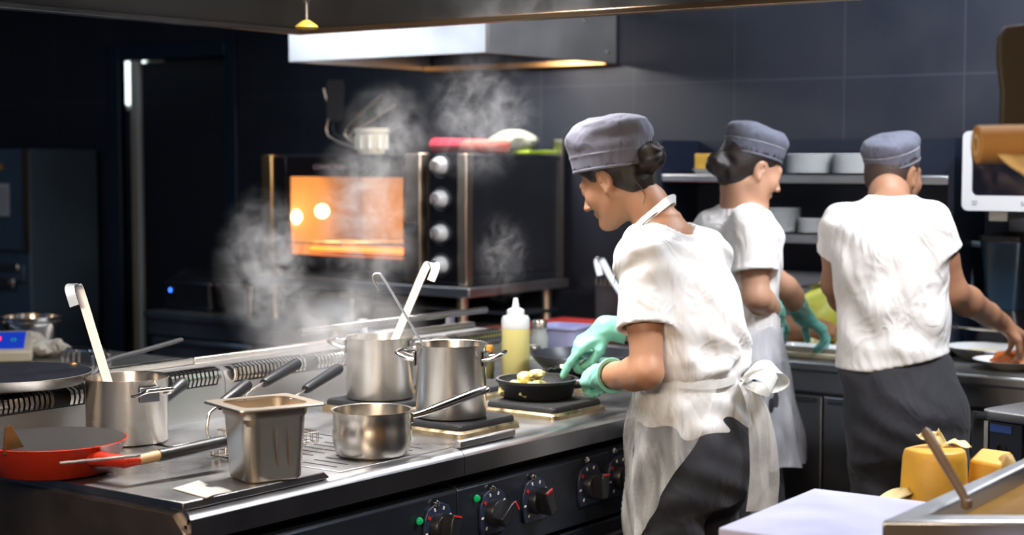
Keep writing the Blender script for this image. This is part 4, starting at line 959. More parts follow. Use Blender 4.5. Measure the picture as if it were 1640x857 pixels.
# ------------------------------------------------------------------ people: bodies and clothes as smooth distance fields
class Grid:
    def __init__(s, lo, hi, h):
        s.lo, s.h = np.array(lo, float), h
        n = [int(math.ceil((hi[i] - lo[i]) / h)) + 1 for i in range(3)]
        s.ax = [(lo[i] + h * np.arange(n[i])).astype(np.float32) for i in range(3)]
        s.d = np.full(n, .6, np.float32)
    def sub(s, lo, hi):
        sl = []
        for i in range(3):
            a = max(0, int((lo[i] - s.lo[i]) / s.h)); b = min(len(s.ax[i]), int((hi[i] - s.lo[i]) / s.h) + 2)
            if b <= a: return None
            sl.append(slice(a, b))
        return tuple(sl)
    def pts(s, sl):
        return s.ax[0][sl[0]][:, None, None], s.ax[1][sl[1]][None, :, None], s.ax[2][sl[2]][None, None, :]
    def do(s, pr, op='u', k=.012, X=None, pad=.03):
        fn, lo, hi = pr
        if X is not None:
            Rm, p = X
            cs = np.array([[(lo, hi)[i][0], (lo, hi)[j][1], (lo, hi)[l][2]] for i in (0, 1) for j in (0, 1) for l in (0, 1)]) @ Rm.T + p
            lo, hi = cs.min(0), cs.max(0)
        sl = s.sub(np.array(lo) - k - pad, np.array(hi) + k + pad)
        if sl is None: return
        x, y, z = s.pts(sl)
        if X is not None:
            x, y, z = x - p[0], y - p[1], z - p[2]
            x, y, z = x * Rm[0, 0] + y * Rm[1, 0] + z * Rm[2, 0], x * Rm[0, 1] + y * Rm[1, 1] + z * Rm[2, 1], x * Rm[0, 2] + y * Rm[1, 2] + z * Rm[2, 2]
        v = fn(x, y, z)
        a = s.d[sl]
        if op == 'u':
            h = np.clip(.5 + .5 * (v - a) / k, 0, 1); s.d[sl] = v * (1 - h) + a * h - k * h * (1 - h)
        else:
            v = -v
            h = np.clip(.5 - .5 * (v - a) / k, 0, 1); s.d[sl] = v * (1 - h) + a * h + k * h * (1 - h)
    def displace(s, f, lo, hi, soft=.06):
        sl = s.sub(lo, hi)
        x, y, z = s.pts(sl)
        m = 1
        for c, i in ((x, 0), (y, 1), (z, 2)):
            m = m * np.clip(np.minimum(c - lo[i], hi[i] - c) / soft, 0, 1)
        s.d[sl] += f(x, y, z) * m
    def cut(s, n, p, k=.004, X=None):
        """remove the half space on the side of n"""
        x, y, z = s.pts((slice(None),) * 3)
        v = (x - p[0]) * n[0] + (y - p[1]) * n[1] + (z - p[2]) * n[2]
        h = np.clip(.5 - .5 * (v - s.d) / k, 0, 1); s.d = (v * (1 - h) + s.d * h + k * h * (1 - h)).astype(np.float32)
    def mesh(s, name, smooth=1):
        d = s.d; d[0], d[-1], d[:, 0], d[:, -1], d[:, :, 0], d[:, :, -1] = (.5,) * 6
        ins = d < 0
        S = lambda a, i, j, k: a[i:a.shape[0] - 1 + i, j:a.shape[1] - 1 + j, k:a.shape[2] - 1 + k]
        cnt = np.zeros(tuple(n - 1 for n in d.shape), np.uint8)
        for i in (0, 1):
            for j in (0, 1):
                for k in (0, 1): cnt += S(ins, i, j, k)
        act = (cnt > 0) & (cnt < 8)
        I = np.argwhere(act); idx = np.full(act.shape, -1, np.int32); idx[act] = np.arange(len(I))
        pos = np.zeros((len(I), 3)); num = np.zeros(len(I))
        c = list(np.ndindex(2, 2, 2))
        val = {q: d[I[:, 0] + q[0], I[:, 1] + q[1], I[:, 2] + q[2]] for q in c}
        for q in c:
            for a in range(3):
                if q[a] == 0:
                    r = list(q); r[a] = 1; r = tuple(r)
                    v0, v1 = val[q], val[r]; m = (v0 < 0) != (v1 < 0)
                    t = v0[m] / (v0[m] - v1[m])
                    pp = np.tile(np.array(q, float), (m.sum(), 1)); pp[:, a] += t
                    pos[m] += pp; num[m] += 1
        V = (I + pos / num[:, None]) * s.h + s.lo
        F = []
        for a in range(3):
            b, c_ = (a + 1) % 3, (a + 2) % 3
            sl0 = [slice(1, -1)] * 3; sl0[a] = slice(0, -1); sl1 = list(sl0); sl1[a] = slice(1, None)
            i0, i1 = ins[tuple(sl0)], ins[tuple(sl1)]
            e = np.argwhere(i0 != i1)
            if not len(e): continue
            fl = i0[e[:, 0], e[:, 1], e[:, 2]]
            e = e + 1; e[:, a] -= 1
            def cell(db, dc):
                q = e.copy(); q[:, b] -= db; q[:, c_] -= dc; return idx[q[:, 0], q[:, 1], q[:, 2]]
            quad = np.stack([cell(1, 1), cell(0, 1), cell(0, 0), cell(1, 0)], 1)
            quad[~fl] = quad[~fl][:, ::-1]
            F.append(quad)
        F = np.concatenate(F)
        for _ in range(smooth):                       # light relaxation
            acc = np.zeros_like(V); w = np.zeros(len(V))
            for i in range(4):
                np.add.at(acc, F[:, i], V[F[:, (i + 1) % 4]] + V[F[:, (i - 1) % 4]]); np.add.at(w, F[:, i], 2)
            V = V * .5 + .5 * acc / w[:, None]
        me = bpy.data.meshes.new(name)
        me.vertices.add(len(V)); me.vertices.foreach_set('co', V.astype(np.float32).ravel())
        me.loops.add(len(F) * 4); me.loops.foreach_set('vertex_index', F.astype(np.int32).ravel())
        me.polygons.add(len(F)); me.polygons.foreach_set('loop_start', np.arange(len(F), dtype=np.int32) * 4)
        me.polygons.foreach_set('use_smooth', np.ones(len(F), bool))
        me.update(calc_edges=True); me.validate()
        return me

def cone(a, b, ra, rb):
    a, b = np.array(a, float), np.array(b, float); ab = b - a; L = float(ab @ ab) + 1e-12
    def fn(x, y, z):
        px, py, pz = x - a[0], y - a[1], z - a[2]
        t = np.clip((px * ab[0] + py * ab[1] + pz * ab[2]) / L, 0, 1)
        return (np.sqrt((px - ab[0] * t) ** 2 + (py - ab[1] * t) ** 2 + (pz - ab[2] * t) ** 2) - (ra + (rb - ra) * t)).astype(np.float32)
    m = max(ra, rb)
    return fn, np.minimum(a, b) - m, np.maximum(a, b) + m
def ell(c, r, Rm=None):
    c, r = np.array(c, float), np.array(r, float)
    def fn(x, y, z):
        x, y, z = x - c[0], y - c[1], z - c[2]
        if Rm is not None:
            x, y, z = x * Rm[0, 0] + y * Rm[1, 0] + z * Rm[2, 0], x * Rm[0, 1] + y * Rm[1, 1] + z * Rm[2, 1], x * Rm[0, 2] + y * Rm[1, 2] + z * Rm[2, 2]
        k0 = np.sqrt((x / r[0]) ** 2 + (y / r[1]) ** 2 + (z / r[2]) ** 2)
        k1 = np.sqrt((x / r[0] ** 2) ** 2 + (y / r[1] ** 2) ** 2 + (z / r[2] ** 2) ** 2) + 1e-9
        return (k0 * (k0 - 1) / k1).astype(np.float32)
    m = r if Rm is None else np.array([r.max()] * 3)
    return fn, c - m, c + m
def loft(secs, e=2.0):
    """stack of (z, cx, cy, rx, ry) ellipses, smoothly interpolated"""
    S_ = np.array(secs, float); zz = S_[:, 0]
    zf = np.linspace(zz[0], zz[-1], 120); cols = []
    for c in range(1, 5):
        m = np.gradient(S_[:, c], zz); out = np.empty_like(zf)
        for i in range(len(zz) - 1):
            q = (zf >= zz[i] - 1e-9) & (zf <= zz[i + 1] + 1e-9); h = zz[i + 1] - zz[i]; t = (zf[q] - zz[i]) / h
            out[q] = (2 * t ** 3 - 3 * t ** 2 + 1) * S_[i, c] + (t ** 3 - 2 * t ** 2 + t) * h * m[i] + (-2 * t ** 3 + 3 * t ** 2) * S_[i + 1, c] + (t ** 3 - t ** 2) * h * m[i + 1]
        cols.append(out)
    def fn(x, y, z):
        cx, cy, rx, ry = (np.interp(z, zf, c) for c in cols)
        dx, dy = x - cx, y - cy
        k0 = (np.abs(dx / rx) ** e + np.abs(dy / ry) ** e) ** (1 / e)
        k1 = np.sqrt((dx / rx ** 2) ** 2 + (dy / ry ** 2) ** 2) + 1e-6
        d = np.where(k0 < .3, (k0 - 1) * np.minimum(rx, ry), k0 * (k0 - 1) / k1)
        return np.maximum(d, np.maximum(zz[0] - z, z - zz[-1])).astype(np.float32)
    r = max(S_[:, 3].max(), S_[:, 4].max())
    lo = np.array([(S_[:, 1] - S_[:, 3]).min(), (S_[:, 2] - S_[:, 4]).min(), zz[0]]); hi = np.array([(S_[:, 1] + S_[:, 3]).max(), (S_[:, 2] + S_[:, 4]).max(), zz[-1]])
    fn.cols = (zf, cols)
    return fn, lo, hi

def rotm(yaw=0, pitch=0, roll=0):
    return np.array(Matrix.Rotation(R(yaw), 3, 'Z') @ Matrix.Rotation(R(pitch), 3, 'X') @ Matrix.Rotation(R(roll), 3, 'Y'))
def frame(fwd, up):
    """columns: x = fwd (fingers), z ~ up (back of the hand), y = z cross x"""
    x = np.array(fwd, float); x /= np.linalg.norm(x); z = np.array(up, float); z -= x * (z @ x); z /= np.linalg.norm(z)
    return np.stack([x, np.cross(z, x), z], 1)

def add_head(g, X, ears=True, slim=1.0):
    def a(p, op='u', k=.012): g.do(p, op, k, X)
    a(ell((0, -.012, .030), (.073, .092, .083)))
    a(ell((0, .030, -.030), (.060 * slim, .060, .086)), k=.02)
    for s in (1, -1):
        a(cone((s * .047 * slim, -.002, -.050), (s * .016, .062, -.097), .022, .017), k=.022)
        a(ell((s * .036, .060, -.028), (.024, .024, .026)), k=.02)
    a(cone((-.010, .074, -.098), (.010, .074, -.098), .016, .016), k=.018)
    a(cone((-.034, .078, .017), (.034, .078, .017), .011, .011), k=.014)
    for s in (1, -1):
        a(ell((s * .031, .097, -.001), (.017, .011, .009)), 's', .010)
        a(ell((s * .031, .079, -.003), (.0125, .0125, .0115)), k=.002)
        a(cone((s * .021, .087, .004), (s * .043, .081, .002), .0035, .003), k=.004)
    a(cone((0, .090, .004), (0, .108, -.030), .0075, .0095), k=.010)
    a(ell((0, .113, -.034), (.010, .009, .008)), k=.006)
    for s in (1, -1): a(ell((s * .011, .101, -.038), (.007, .009, .006)), k=.005)
    a(ell((0, .087, -.060), (.021, .010, .0055)), k=.006)
    a(ell((0, .085, -.070), (.018, .010, .006)), k=.006)
    a(ell((0, .102, -.0652), (.020, .006, .0016)), 's', .003)
    if ears:
        for s in (1, -1):
            Re = rotm(0, 0, s * 8) @ rotm(s * -24)
            q = np.array((s * .074, -.008, -.012))
            a(ell(q, (.0075, .019, .031), Re), k=.008)
            a(ell(q + np.array((s * .0085, .003, .004)), (.006, .010, .019), Re), 's', .005)
            a(ell(q + np.array((s * .003, .008, -.026)), (.006, .008, .009)), k=.006)
    # throat and nape
def finger_chain(base, lens, rads, curl, yaw=0):
    p = np.array(base, float); out = []; ang = 0
    for L, (ra, rb), c in zip(lens, rads, curl):
        ang += R(c)
        d = np.array((math.cos(ang) * math.cos(yaw), math.cos(ang) * math.sin(yaw), -math.sin(ang)))
        q = p + d * L; out.append((p, q, ra, rb)); p = q
    return out
def hand_cones(side, curls, thumb, s=1.0, spread=1.0):
    """side +1: thumb towards +y. curls: three bends for each of four fingers; thumb: three points"""
    out = []
    K = [(.086, .029, .003), (.090, .009, .006), (.085, -.011, .004), (.075, -.029, -.001)]
    Ls = [(.042, .025, .021), (.046, .029, .022), (.042, .026, .021), (.033, .021, .019)]
    for i, (k, l) in enumerate(zip(K, Ls)):
        out.append(((.004, k[1] * .55, -.002), k, .0155, .0120, .012))
        r = (.0098, .0102, .0096, .0086)[i]
        for (a, b, ra, rb) in finger_chain(k, l, ((r * 1.06, r), (r, r * .92), (r * .92, r * .78)), curls[i], R((4, 0, -4, -9)[i]) * spread):
            out.append((a, b, ra, rb, .003))
    t = [np.array(p, float) for p in thumb]
    out.append(((.014, .014, -.008), t[0], .017, .0135, .012)); out.append((t[0], t[1], .0125, .0108, .004)); out.append((t[1], t[2], .0106, .0085, .003))
    return [(np.array(a, float) * (1, side, 1) * s, np.array(b, float) * (1, side, 1) * s, ra * s, rb * s, k) for a, b, ra, rb, k in out]
def add_hand(g, X, cones, infl=0):
    for a, b, ra, rb, k in cones: g.do(cone(a, b, ra + infl, rb + infl), 'u', k, X, pad=.012)

def limb(g, pts, rads, k=.02):
    for i in range(len(pts) - 1): g.do(cone(pts[i], pts[i + 1], rads[i], rads[i + 1]), 'u', k)
def arm_chain(sh, el, wr, r):
    sh, el, wr = (np.array(p, float) for p in (sh, el, wr))
    P = [sh, sh * .5 + el * .5, el, el * .72 + wr * .28, wr * .7 + el * .3, wr]
    return P, [r * 1.05, r * .98, r * .84, r * .88, r * .68, r * .58]

def away(x, y, z, ends):
    m = 1
    for e in ends: m = m * np.clip((np.sqrt((x - e[0]) ** 2 + (y - e[1]) ** 2 + (z - e[2]) ** 2) - .07) / .09, 0, 1)
    return m
def attach(name, me, m, parent, label=None):
    me.materials.append(m); o = bpy.data.objects.new(name, me); COL.objects.link(o); o.parent = parent
    if label: o['label'] = label
    return o
M['skin_warm'] = mat('warm_skin', (.50, .255, .150), .48, var=.08, vscale=12, bump=.03, bscale=250, Subsurface_Weight=.12, Subsurface_Radius=(.02, .008, .004), Subsurface_Scale=.4)
M['skin_fair'] = mat('fair_skin', (.52, .29, .19), .48, var=.08, vscale=12, Subsurface_Weight=.12, Subsurface_Radius=(.02, .008, .004), Subsurface_Scale=.4)
M['skin_tan'] = mat('tan_skin', (.34, .17, .10), .5, var=.08, vscale=12, Subsurface_Weight=.1, Subsurface_Radius=(.02, .008, .004), Subsurface_Scale=.4)
def cloth(name, col, fold=.48, fs=7, var=.04):
    m = mat(name, col, .85, var=var, vscale=9, Sheen_Weight=.1); nt = m.node_tree; b = nt.nodes['Principled BSDF']
    tc = nt.nodes.new('ShaderNodeTexCoord'); mp = nt.nodes.new('ShaderNodeMapping'); mp.inputs['Scale'].default_value = (1, 1, .6)
    n1 = nt.nodes.new('ShaderNodeTexNoise'); n1.inputs['Scale'].default_value = fs; n1.inputs['Detail'].default_value = 1.5; n1.inputs['Distortion'].default_value = 1.6
    n2 = nt.nodes.new('ShaderNodeTexNoise'); n2.inputs['Scale'].default_value = fs * 4; n2.inputs['Detail'].default_value = 2; n2.inputs['Distortion'].default_value = .4
    rd = nt.nodes.new('ShaderNodeMath'); rd.operation = 'SUBTRACT'; rd.inputs[1].default_value = .5; ab = nt.nodes.new('ShaderNodeMath'); ab.operation = 'ABSOLUTE'
    n3 = nt.nodes.new('ShaderNodeTexNoise'); n3.inputs['Scale'].default_value = fs * 1.5; n3.inputs['Detail'].default_value = 2; n3.inputs['Distortion'].default_value = 1.0
    nt.links.new(mp.outputs[0], n3.inputs['Vector']); nt.links.new(n3.outputs[0], rd.inputs[0]); nt.links.new(rd.outputs[0], ab.inputs[0])
    b3 = nt.nodes.new('ShaderNodeBump'); b3.inputs['Strength'].default_value = fold * 1.1; b3.inputs['Distance'].default_value = .035; b3.invert = True
    nt.links.new(ab.outputs[0], b3.inputs['Height'])
    b1 = nt.nodes.new('ShaderNodeBump'); b1.inputs['Strength'].default_value = fold; b1.inputs['Distance'].default_value = .045
    b2 = nt.nodes.new('ShaderNodeBump'); b2.inputs['Strength'].default_value = fold * .6; b2.inputs['Distance'].default_value = .004
    nt.links.new(tc.outputs['Object'], mp.inputs[0])
    for n, bb in ((n1, b1), (n2, b2)): nt.links.new(mp.outputs[0], n.inputs['Vector']); nt.links.new(n.outputs[0], bb.inputs['Height'])
    nt.links.new(b1.outputs[0], b3.inputs['Normal']); nt.links.new(b3.outputs[0], b2.inputs['Normal']); nt.links.new(b2.outputs[0], b.inputs['Normal'])
    return m
M['shirt'] = cloth('white_cotton', (.81, .80, .80))
M['trouser'] = cloth('charcoal_cotton', (.024, .025, .034), .45, 5, .2)
M['cap'] = cloth('grey_blue_cap_cloth', (.20, .205, .27), .30, 9)
M['cap_dark'] = cloth('slate_cap_cloth', (.105, .112, .155), .30, 9)
M['hair'] = mat('dark_brown_hair', (.016, .010, .009), .5, bump=.3, bscale=60, stretch=(6, 1, 6), var=.3, vscale=40)
M['glove'] = mat('mint_green_glove', (.26, .66, .54), .42, var=.08, vscale=20, bump=.25, bscale=45, Subsurface_Weight=.1)
M['glove_teal'] = mat('teal_glove', (.16, .50, .46), .42, var=.08, vscale=20, bump=.25, bscale=45)
M['gold'] = mat('gold_jewellery', (.75, .50, .20), .25, 1)
M['sole'] = mat('dark_shoe', (.02, .02, .025), .5)
def film(name, alpha, col):
    m = mat(name, col, .32, bump=.9, bscale=11, var=.05, vscale=10, stretch=(1, 1, .45))
    b = m.node_tree.nodes['Principled BSDF']; nt = m.node_tree
    tc = nt.nodes.new('ShaderNodeTexCoord'); mp = nt.nodes.new('ShaderNodeMapping'); mp.inputs['Scale'].default_value = (1, 1, .35)
    nz = nt.nodes.new('ShaderNodeTexNoise'); nz.inputs['Scale'].default_value = 16; nz.inputs['Detail'].default_value = 5; nz.inputs['Distortion'].default_value = 1.2
    mr = nt.nodes.new('ShaderNodeMapRange'); mr.inputs[1].default_value = .35; mr.inputs[2].default_value = .72; mr.inputs[3].default_value = alpha - .13; mr.inputs[4].default_value = alpha + .22
    nt.links.new(tc.outputs['Object'], mp.inputs[0]); nt.links.new(mp.outputs[0], nz.inputs['Vector']); nt.links.new(nz.outputs[0], mr.inputs[0]); nt.links.new(mr.outputs[0], b.inputs['Alpha'])
    return m
M['apron'] = film('thin_plastic_apron', .32, (.80, .80, .79))
M['apron_band'] = mat('white_plastic_band', (.80, .80, .78), .4, bump=.3, bscale=30)
M['apron_cool'] = film('thin_plastic_apron_cool', .66, (.66, .68, .76))

def cap(parent, X, hw, hd, h, m, seed=0, step=.004):
    """cloth skull cap: band with stitched edge and a soft creased crown"""
    g = Grid((-.15, -.17, -.04), (.15, .17, h + .05), step)
    g.do(loft([(-.0023, 0, 0, hw * .93, hd * .94), (.015, 0, 0, hw * .95, hd * .96), (.036, 0, 0, hw * .985, hd * .985), (h * .55, 0, 0, hw * 1.02, hd * 1.02), (h * .78, 0, -.002, hw * .97, hd * .98), (h * .92, 0, -.004, hw * .80, hd * .83), (h * .99, 0, -.006, hw * .52, hd * .56), (h, 0, -.006, hw * .44, hd * .48)], 2.15), k=.002, pad=.06)
    g.do(loft([(-.03, 0, 0, hw * .86, hd * .87), (.012, 0, 0, hw * .86, hd * .87), (.018, 0, 0, hw * .8, hd * .8)]), 's', .003, pad=0)
    g.displace(lambda x, y, z: np.clip((z - .045) / .03, 0, 1) * (.0045 * np.sin(34 * x + 26 * y + 3 * np.sin(30 * z + 14 * y + seed) + seed) * np.sin(22 * y - 31 * z + seed * 2) + .003 * np.sin(60 * z + 18 * x + 2 * np.sin(25 * y))), (-.15, -.17, .03), (.15, .17, h + .05), .01)
    g.displace(lambda x, y, z: -.0022 * np.exp(-((z - .0365) / .003) ** 2) * np.sign(.0365 - z + .0006) + 0 * x * y, (-.15, -.17, .02), (.15, .17, .06), .002)
    me = g.mesh('cap', 1)
    o = attach('cap', me, m, parent)
    o.matrix_local = Matrix.Translation(Vector(X[1])) @ Matrix(X[0].tolist()).to_4x4()
    hm = MB(); n = 64
    hm.tube([(hw * .925 * math.cos(2 * math.pi * i / n), hd * .935 * math.sin(2 * math.pi * i / n), -.001) for i in range(n)], .0042, 8, loop=True)
    obj('hem', hm, m, o)
    sm = MB()
    sm.tube([(hw * .995 * math.cos(2 * math.pi * i / n), hd * .995 * math.sin(2 * math.pi * i / n), .0375) for i in range(n)], .0011, 6, loop=True)
    obj('seam', sm, bpy.data.materials.get('pale_thread') or mat('pale_thread', (.42, .43, .50), .8), o)
    return o
def local(root, p):
    """world point -> the person's own frame"""
    a = root.rotation_euler.z; d = Vector(p) - Vector(root.location)
    return np.array((d.x * math.cos(a) + d.y * math.sin(a), -d.x * math.sin(a) + d.y * math.cos(a), d.z))

def trousers(root, secs, legs, m, h=.008, low=.08, lr=(.108, .086, .072)):
    g = Grid((-.36, -.34, low - .03), (.36, .34, secs[-1][0] + .05), h)
    g.do(loft(secs), k=.01, pad=.06)
    for (hp_, kn, an) in legs:
        limb(g, [hp_, kn, an], lr, .04)
    g.displace(lambda x, y, z: .0055 * np.sin(40 * z + 18 * x + 2.5 * np.sin(16 * y + 12 * z)) * np.sin(15 * x + 22 * z + 2 * np.sin(20 * y)), (-.36, -.34, low), (.36, .34, secs[-1][0] + .04))
    g.cut((0, 0, -1), (0, 0, low), .004)
    return attach('trousers', g.mesh('trousers'), m, root)
def shoes(root, legs):
    for (hp_, kn, an) in legs:
        g = Grid((an[0] - .08, an[1] - .12, -.01), (an[0] + .08, an[1] + .24, .15), .008)
        g.do(cone((an[0], an[1] - .03, .045), (an[0], an[1] + .14, .035), .042, .040), k=.01); g.do(cone((an[0], an[1], .05), (an[0], an[1] - .01, .10), .042, .045), k=.03)
        g.cut((0, 0, -1), (0, 0, .002), .004)
        attach('shoe', g.mesh('shoe'), M['sole'], root)
def glove(root, X, cones, m, fore, cuff_len=.06, r0=.037, r1=.043, h=.0032, roll=True):
    """hand-shaped glove with a hollow rolled cuff running up the forearm direction"""
    Rm, p = X
    f = np.array(fore, float); f /= np.linalg.norm(f)
    lo = p - .13; hi = p + .13
    tip = p + Rm[:, 0] * .13; lo, hi = np.minimum(lo, tip - .09), np.maximum(hi, tip + .09)
    g = Grid(lo, hi, h)
    add_hand(g, X, cones, .0018)
    e = p + f * cuff_len
    g.do(cone(p + Rm[:, 0] * .02, p, .026, r0 * .86), 'u', .014); g.do(cone(p, e, r0 * .86, r1), 'u', .012)
    if roll:
        pass
    g.do(cone(p + f * .012, e + f * .05, r0 * .72, r1 * 1.02), 's', .003)
    g.cut(f, e, .003)
    g.displace(lambda x, y, z: .0012 * np.sin(150 * x + 60 * y + 3 * np.sin(70 * z)) * np.sin(90 * z + 50 * y), lo, hi, .01)
    o = attach('glove', g.mesh('glove', 1), m, root)
    if roll:
        q = frame(f, (0.13, .22, 1)); n = 28
        obj('cuff_roll', MB().tube([tuple(e - f * .002 + (q[:, 1] * math.cos(2 * math.pi * i / n) + q[:, 2] * math.sin(2 * math.pi * i / n)) * (r1 - .001)) for i in range(n)], .0032, 8, loop=True), m, o)
    return o
def sleeve(g, sh, end, r0, r1, hole, k=.035):
    """a tapering sleeve with a flat open cuff, joined to the shirt"""
    sh, end = np.array(sh, float), np.array(end, float); d = end - sh; d /= np.linalg.norm(d)
    c1, h1 = cone(sh, end + d * .03, r0, r1), cone(end - d * .06, end + d * .06, hole * .95, hole)
    def fn(x, y, z):
        v = (x - end[0]) * d[0] + (y - end[1]) * d[1] + (z - end[2]) * d[2]
        return np.maximum(np.maximum(c1[0](x, y, z), v), -h1[0](x, y, z)).astype(np.float32)
    g.do((fn, c1[1], c1[2]), 'u', k)
    def hem(x, y, z):
        v = (x - end[0]) * d[0] + (y - end[1]) * d[1] + (z - end[2]) * d[2]
        return c1[0](x, y, z) - .0016 + 0 * v, v
    c2 = lambda x, y, z: np.maximum(np.maximum(hem(x, y, z)[0], np.abs(hem(x, y, z)[1] + .007) - .0075), -h1[0](x, y, z)).astype(np.float32)
    g.do((c2, c1[1], c1[2]), 'u', .003)

# ---- the cook at the stove
RX, RY = 3.66, 2.16
w1 = bpy.data.objects.new('person', bpy.data.meshes.new('person_body')); COL.objects.link(w1); w1.location = (RX, RY, 0)
tag(w1, 'cook in grey cap, white shirt and clear apron bending over the stove, mint gloves', 'person')
L_ = lambda p: local(w1, p)
lsh, lel, lwr = L_(atD(1030, 425, 4.15)), L_(atD(1036, 597, 4.06)), L_(atD(968, 603, 4.24))
rsh, rel, rwr = L_((3.84, 2.23, 1.285)), L_((3.885, 2.24, 1.065)), L_(atD(970, 525, 4.46))
hc_ = L_(atD(985, 286, 4.33))
HX = (rotm(4, -27), hc_)
neck0 = np.array((0.005, .085, 1.395))
TS = [(.80, 0, 0, .168, .122), (.90, 0, .0, .158, .115), (1.0, 0, .005, .140, .105), (1.12, 0, .02, .150, .112), (1.22, 0, .045, .165, .112), (1.30, 0, .07, .165, .092), (1.36, 0, .085, .105, .070), (1.40, 0, .095, .055, .055)]
def body_w1():
    g = Grid((-.40, -.24, .76), (.42, .52, 1.70), .005)
    g.do(loft([(z, a, b, c - .012, d - .012) for z, a, b, c, d in TS]), k=.01, pad=.05)
    for sh, el, wr in ((lsh, lel, lwr), (rsh, rel, rwr)):
        P, rr = arm_chain(sh, el, wr, .047); limb(g, P, rr, .018)
        g.do(cone((sh[0] * .55, .075, sh[2] + .03), sh, .05, .050), 'u', .05)
    hb_ = HX[0] @ np.array((0, -.028, -.055)) + HX[1]
    limb(g, [neck0 + (0, -.01, -.05), neck0 * .45 + hb_ * .55, hb_], [.062, .051, .052], .03)
    add_head(g, HX, slim=.96)
    return g
g = body_w1()
# hands
lf_ = (L_((3.555, 2.575, 0)) - L_((3.80, 2.07, 0))); lf_ = np.array((.42, .80, -.10))
Lx = (frame(lf_, (-.55, .1, .8)), lwr)
Lc = hand_cones(-1, [(48, 72, 40), (52, 76, 42), (56, 78, 44), (60, 80, 45)], [(.045, .040, -.022), (.068, .034, -.046), (.078, .016, -.058)], .95)
tip = L_(atD(889, 582, 4.47))
Rx = (frame(tip - rwr, (-.25, -.15, 1.0)), rwr)
Rc = hand_cones(1, [(14, 10, 8), (38, 52, 30), (48, 62, 34), (55, 66, 36)], [(.048, .036, -.028), (.080, .034, -.044), (.108, .026, -.046)], 1.0, .6)
add_hand(g, Lx, Lc); add_hand(g, Rx, Rc)
w1.data = g.mesh('person_body', 1); w1.data.materials.append(M['skin_warm'])
glove(w1, Lx, Lc, M['glove'], lel - lwr, .040, .040, .045)
glove(w1, Rx, Rc, M['glove'], rel - rwr, .055, .036, .040, roll=False)
# shirt
g = Grid((-.36, -.26, .74), (.36, .34, 1.46), .006)
g.do(loft([(.80, 0, -.004, .186, .140), (.86, 0, -.004, .184, .138), (.94, 0, .0, .172, .130), (.985, 0, .0, .163, .124), (1.02, 0, .0, .176, .138), (1.06, 0, .005, .176, .140), (1.14, 0, .014, .176, .136), (1.22, 0, .04, .180, .132), (1.29, 0, .065, .178, .112), (1.345, 0, .085, .135, .085), (1.385, 0, .095, .080, .07)]), k=.01, pad=.05)
lse = lsh + (lel - lsh) * .60; rse = rsh + (rel - rsh) * .6
sleeve(g, lsh, lse, .062, .0735, .062); sleeve(g, rsh, rse, .060, .072, .062)
for sh in (lsh, rsh): g.do(cone((sh[0] * .4, .075, 1.335), sh + (0, 0, .004), .055, .062), 'u', .05)
g.displace(lambda x, y, z: away(x, y, z, (lse, rse)) * (.0065 * np.sin(30 * x + 46 * z + 2.2 * np.sin(17 * y + 9 * z)) * np.sin(14 * y + 19 * z + 1.5 * np.sin(21 * x)) + .0080 * np.exp(-((z - 1.05) / .06) ** 2) * np.sin(55 * x + 38 * y + 2 * np.sin(40 * z)) + .006 * np.sin(26 * (x * .7 - y) + 6 * z)), (-.36, -.26, .74), (.36, .34, 1.42))
g.do(ell((0.005, .085, 1.420), (.100, .104, .092), rotm(0, -22)), 's', .004)
g.cut((0, 0, -1), (0, 0, .815), .004)
g.do(loft([(.70, 0, -.004, .176, .130), (.84, 0, -.004, .174, .128), (.86, 0, -.004, .16, .12)]), 's', .003)
attach('shirt', g.mesh('shirt', 1), M['shirt'], w1)
legs = [((-.085, -.01, .82), (-.095, .02, .47), (-.10, -.03, .10)), ((.085, -.01, .82), (.095, .02, .47), (.10, -.04, .10))]
trousers(w1, [(.66, 0, -.012, .150, .120), (.74, 0, -.022, .170, .140), (.82, 0, -.022, .168, .138), (.90, 0, -.008, .155, .120), (.97, 0, 0, .142, .106)], legs, M['trouser'], .007)
shoes(w1, legs)
# hair, bun, loose strands
def hair_w(root, X, m, bun, step=.0045, cut_face=True):
    g = Grid((-.16, -.24, -.16), (.16, .16, .16), step)
    g.do(ell((0, -.012, .030), (.0785, .0985, .086)), k=.01)
    g.do(ell((0, -.055, -.030), (.060, .050, .062)), k=.03)
    g.do(ell((0, .085, -.050), (.10, .092, .100)), 's', .01)
    for s in (1, -1):
        g.do(ell((s * .078, .004, -.018), (.020, .025, .040)), 's', .008)
        g.do(ell((s * .060, .035, -.055), (.05, .050, .055)), 's', .01)
    g.do(ell((0, -.0, -.115), (.12, .075, .060)), 's', .012)
    g.do(ell(bun, (.036, .033, .037)), k=.012); g.do(cone((0, -.085, -.005), bun, .03, .022), k=.02)
    g.displace(lambda x, y, z: .0016 * np.sin(170 * x + 3 * np.sin(40 * y)) * np.sin(60 * z + 40 * y), (-.16, -.24, -.16), (.16, .16, .16), .02)
    b_ = np.array(bun)
    g.displace(lambda x, y, z: .0032 * np.sin(5 * np.arctan2(z - b_[2], x - b_[0]) + 130 * np.sqrt((x - b_[0]) ** 2 + (z - b_[2]) ** 2)), tuple(b_ - .06), tuple(b_ + .06), .02)
    o = attach('hair', g.mesh('hair', 1), m, root)
    o.matrix_local = Matrix.Translation(Vector(X[1])) @ Matrix(X[0].tolist()).to_4x4()
    return o
hr = hair_w(w1, HX, M['hair'], (-.006, -.128, .004))
mb = MB(); rnd = random.Random(3)
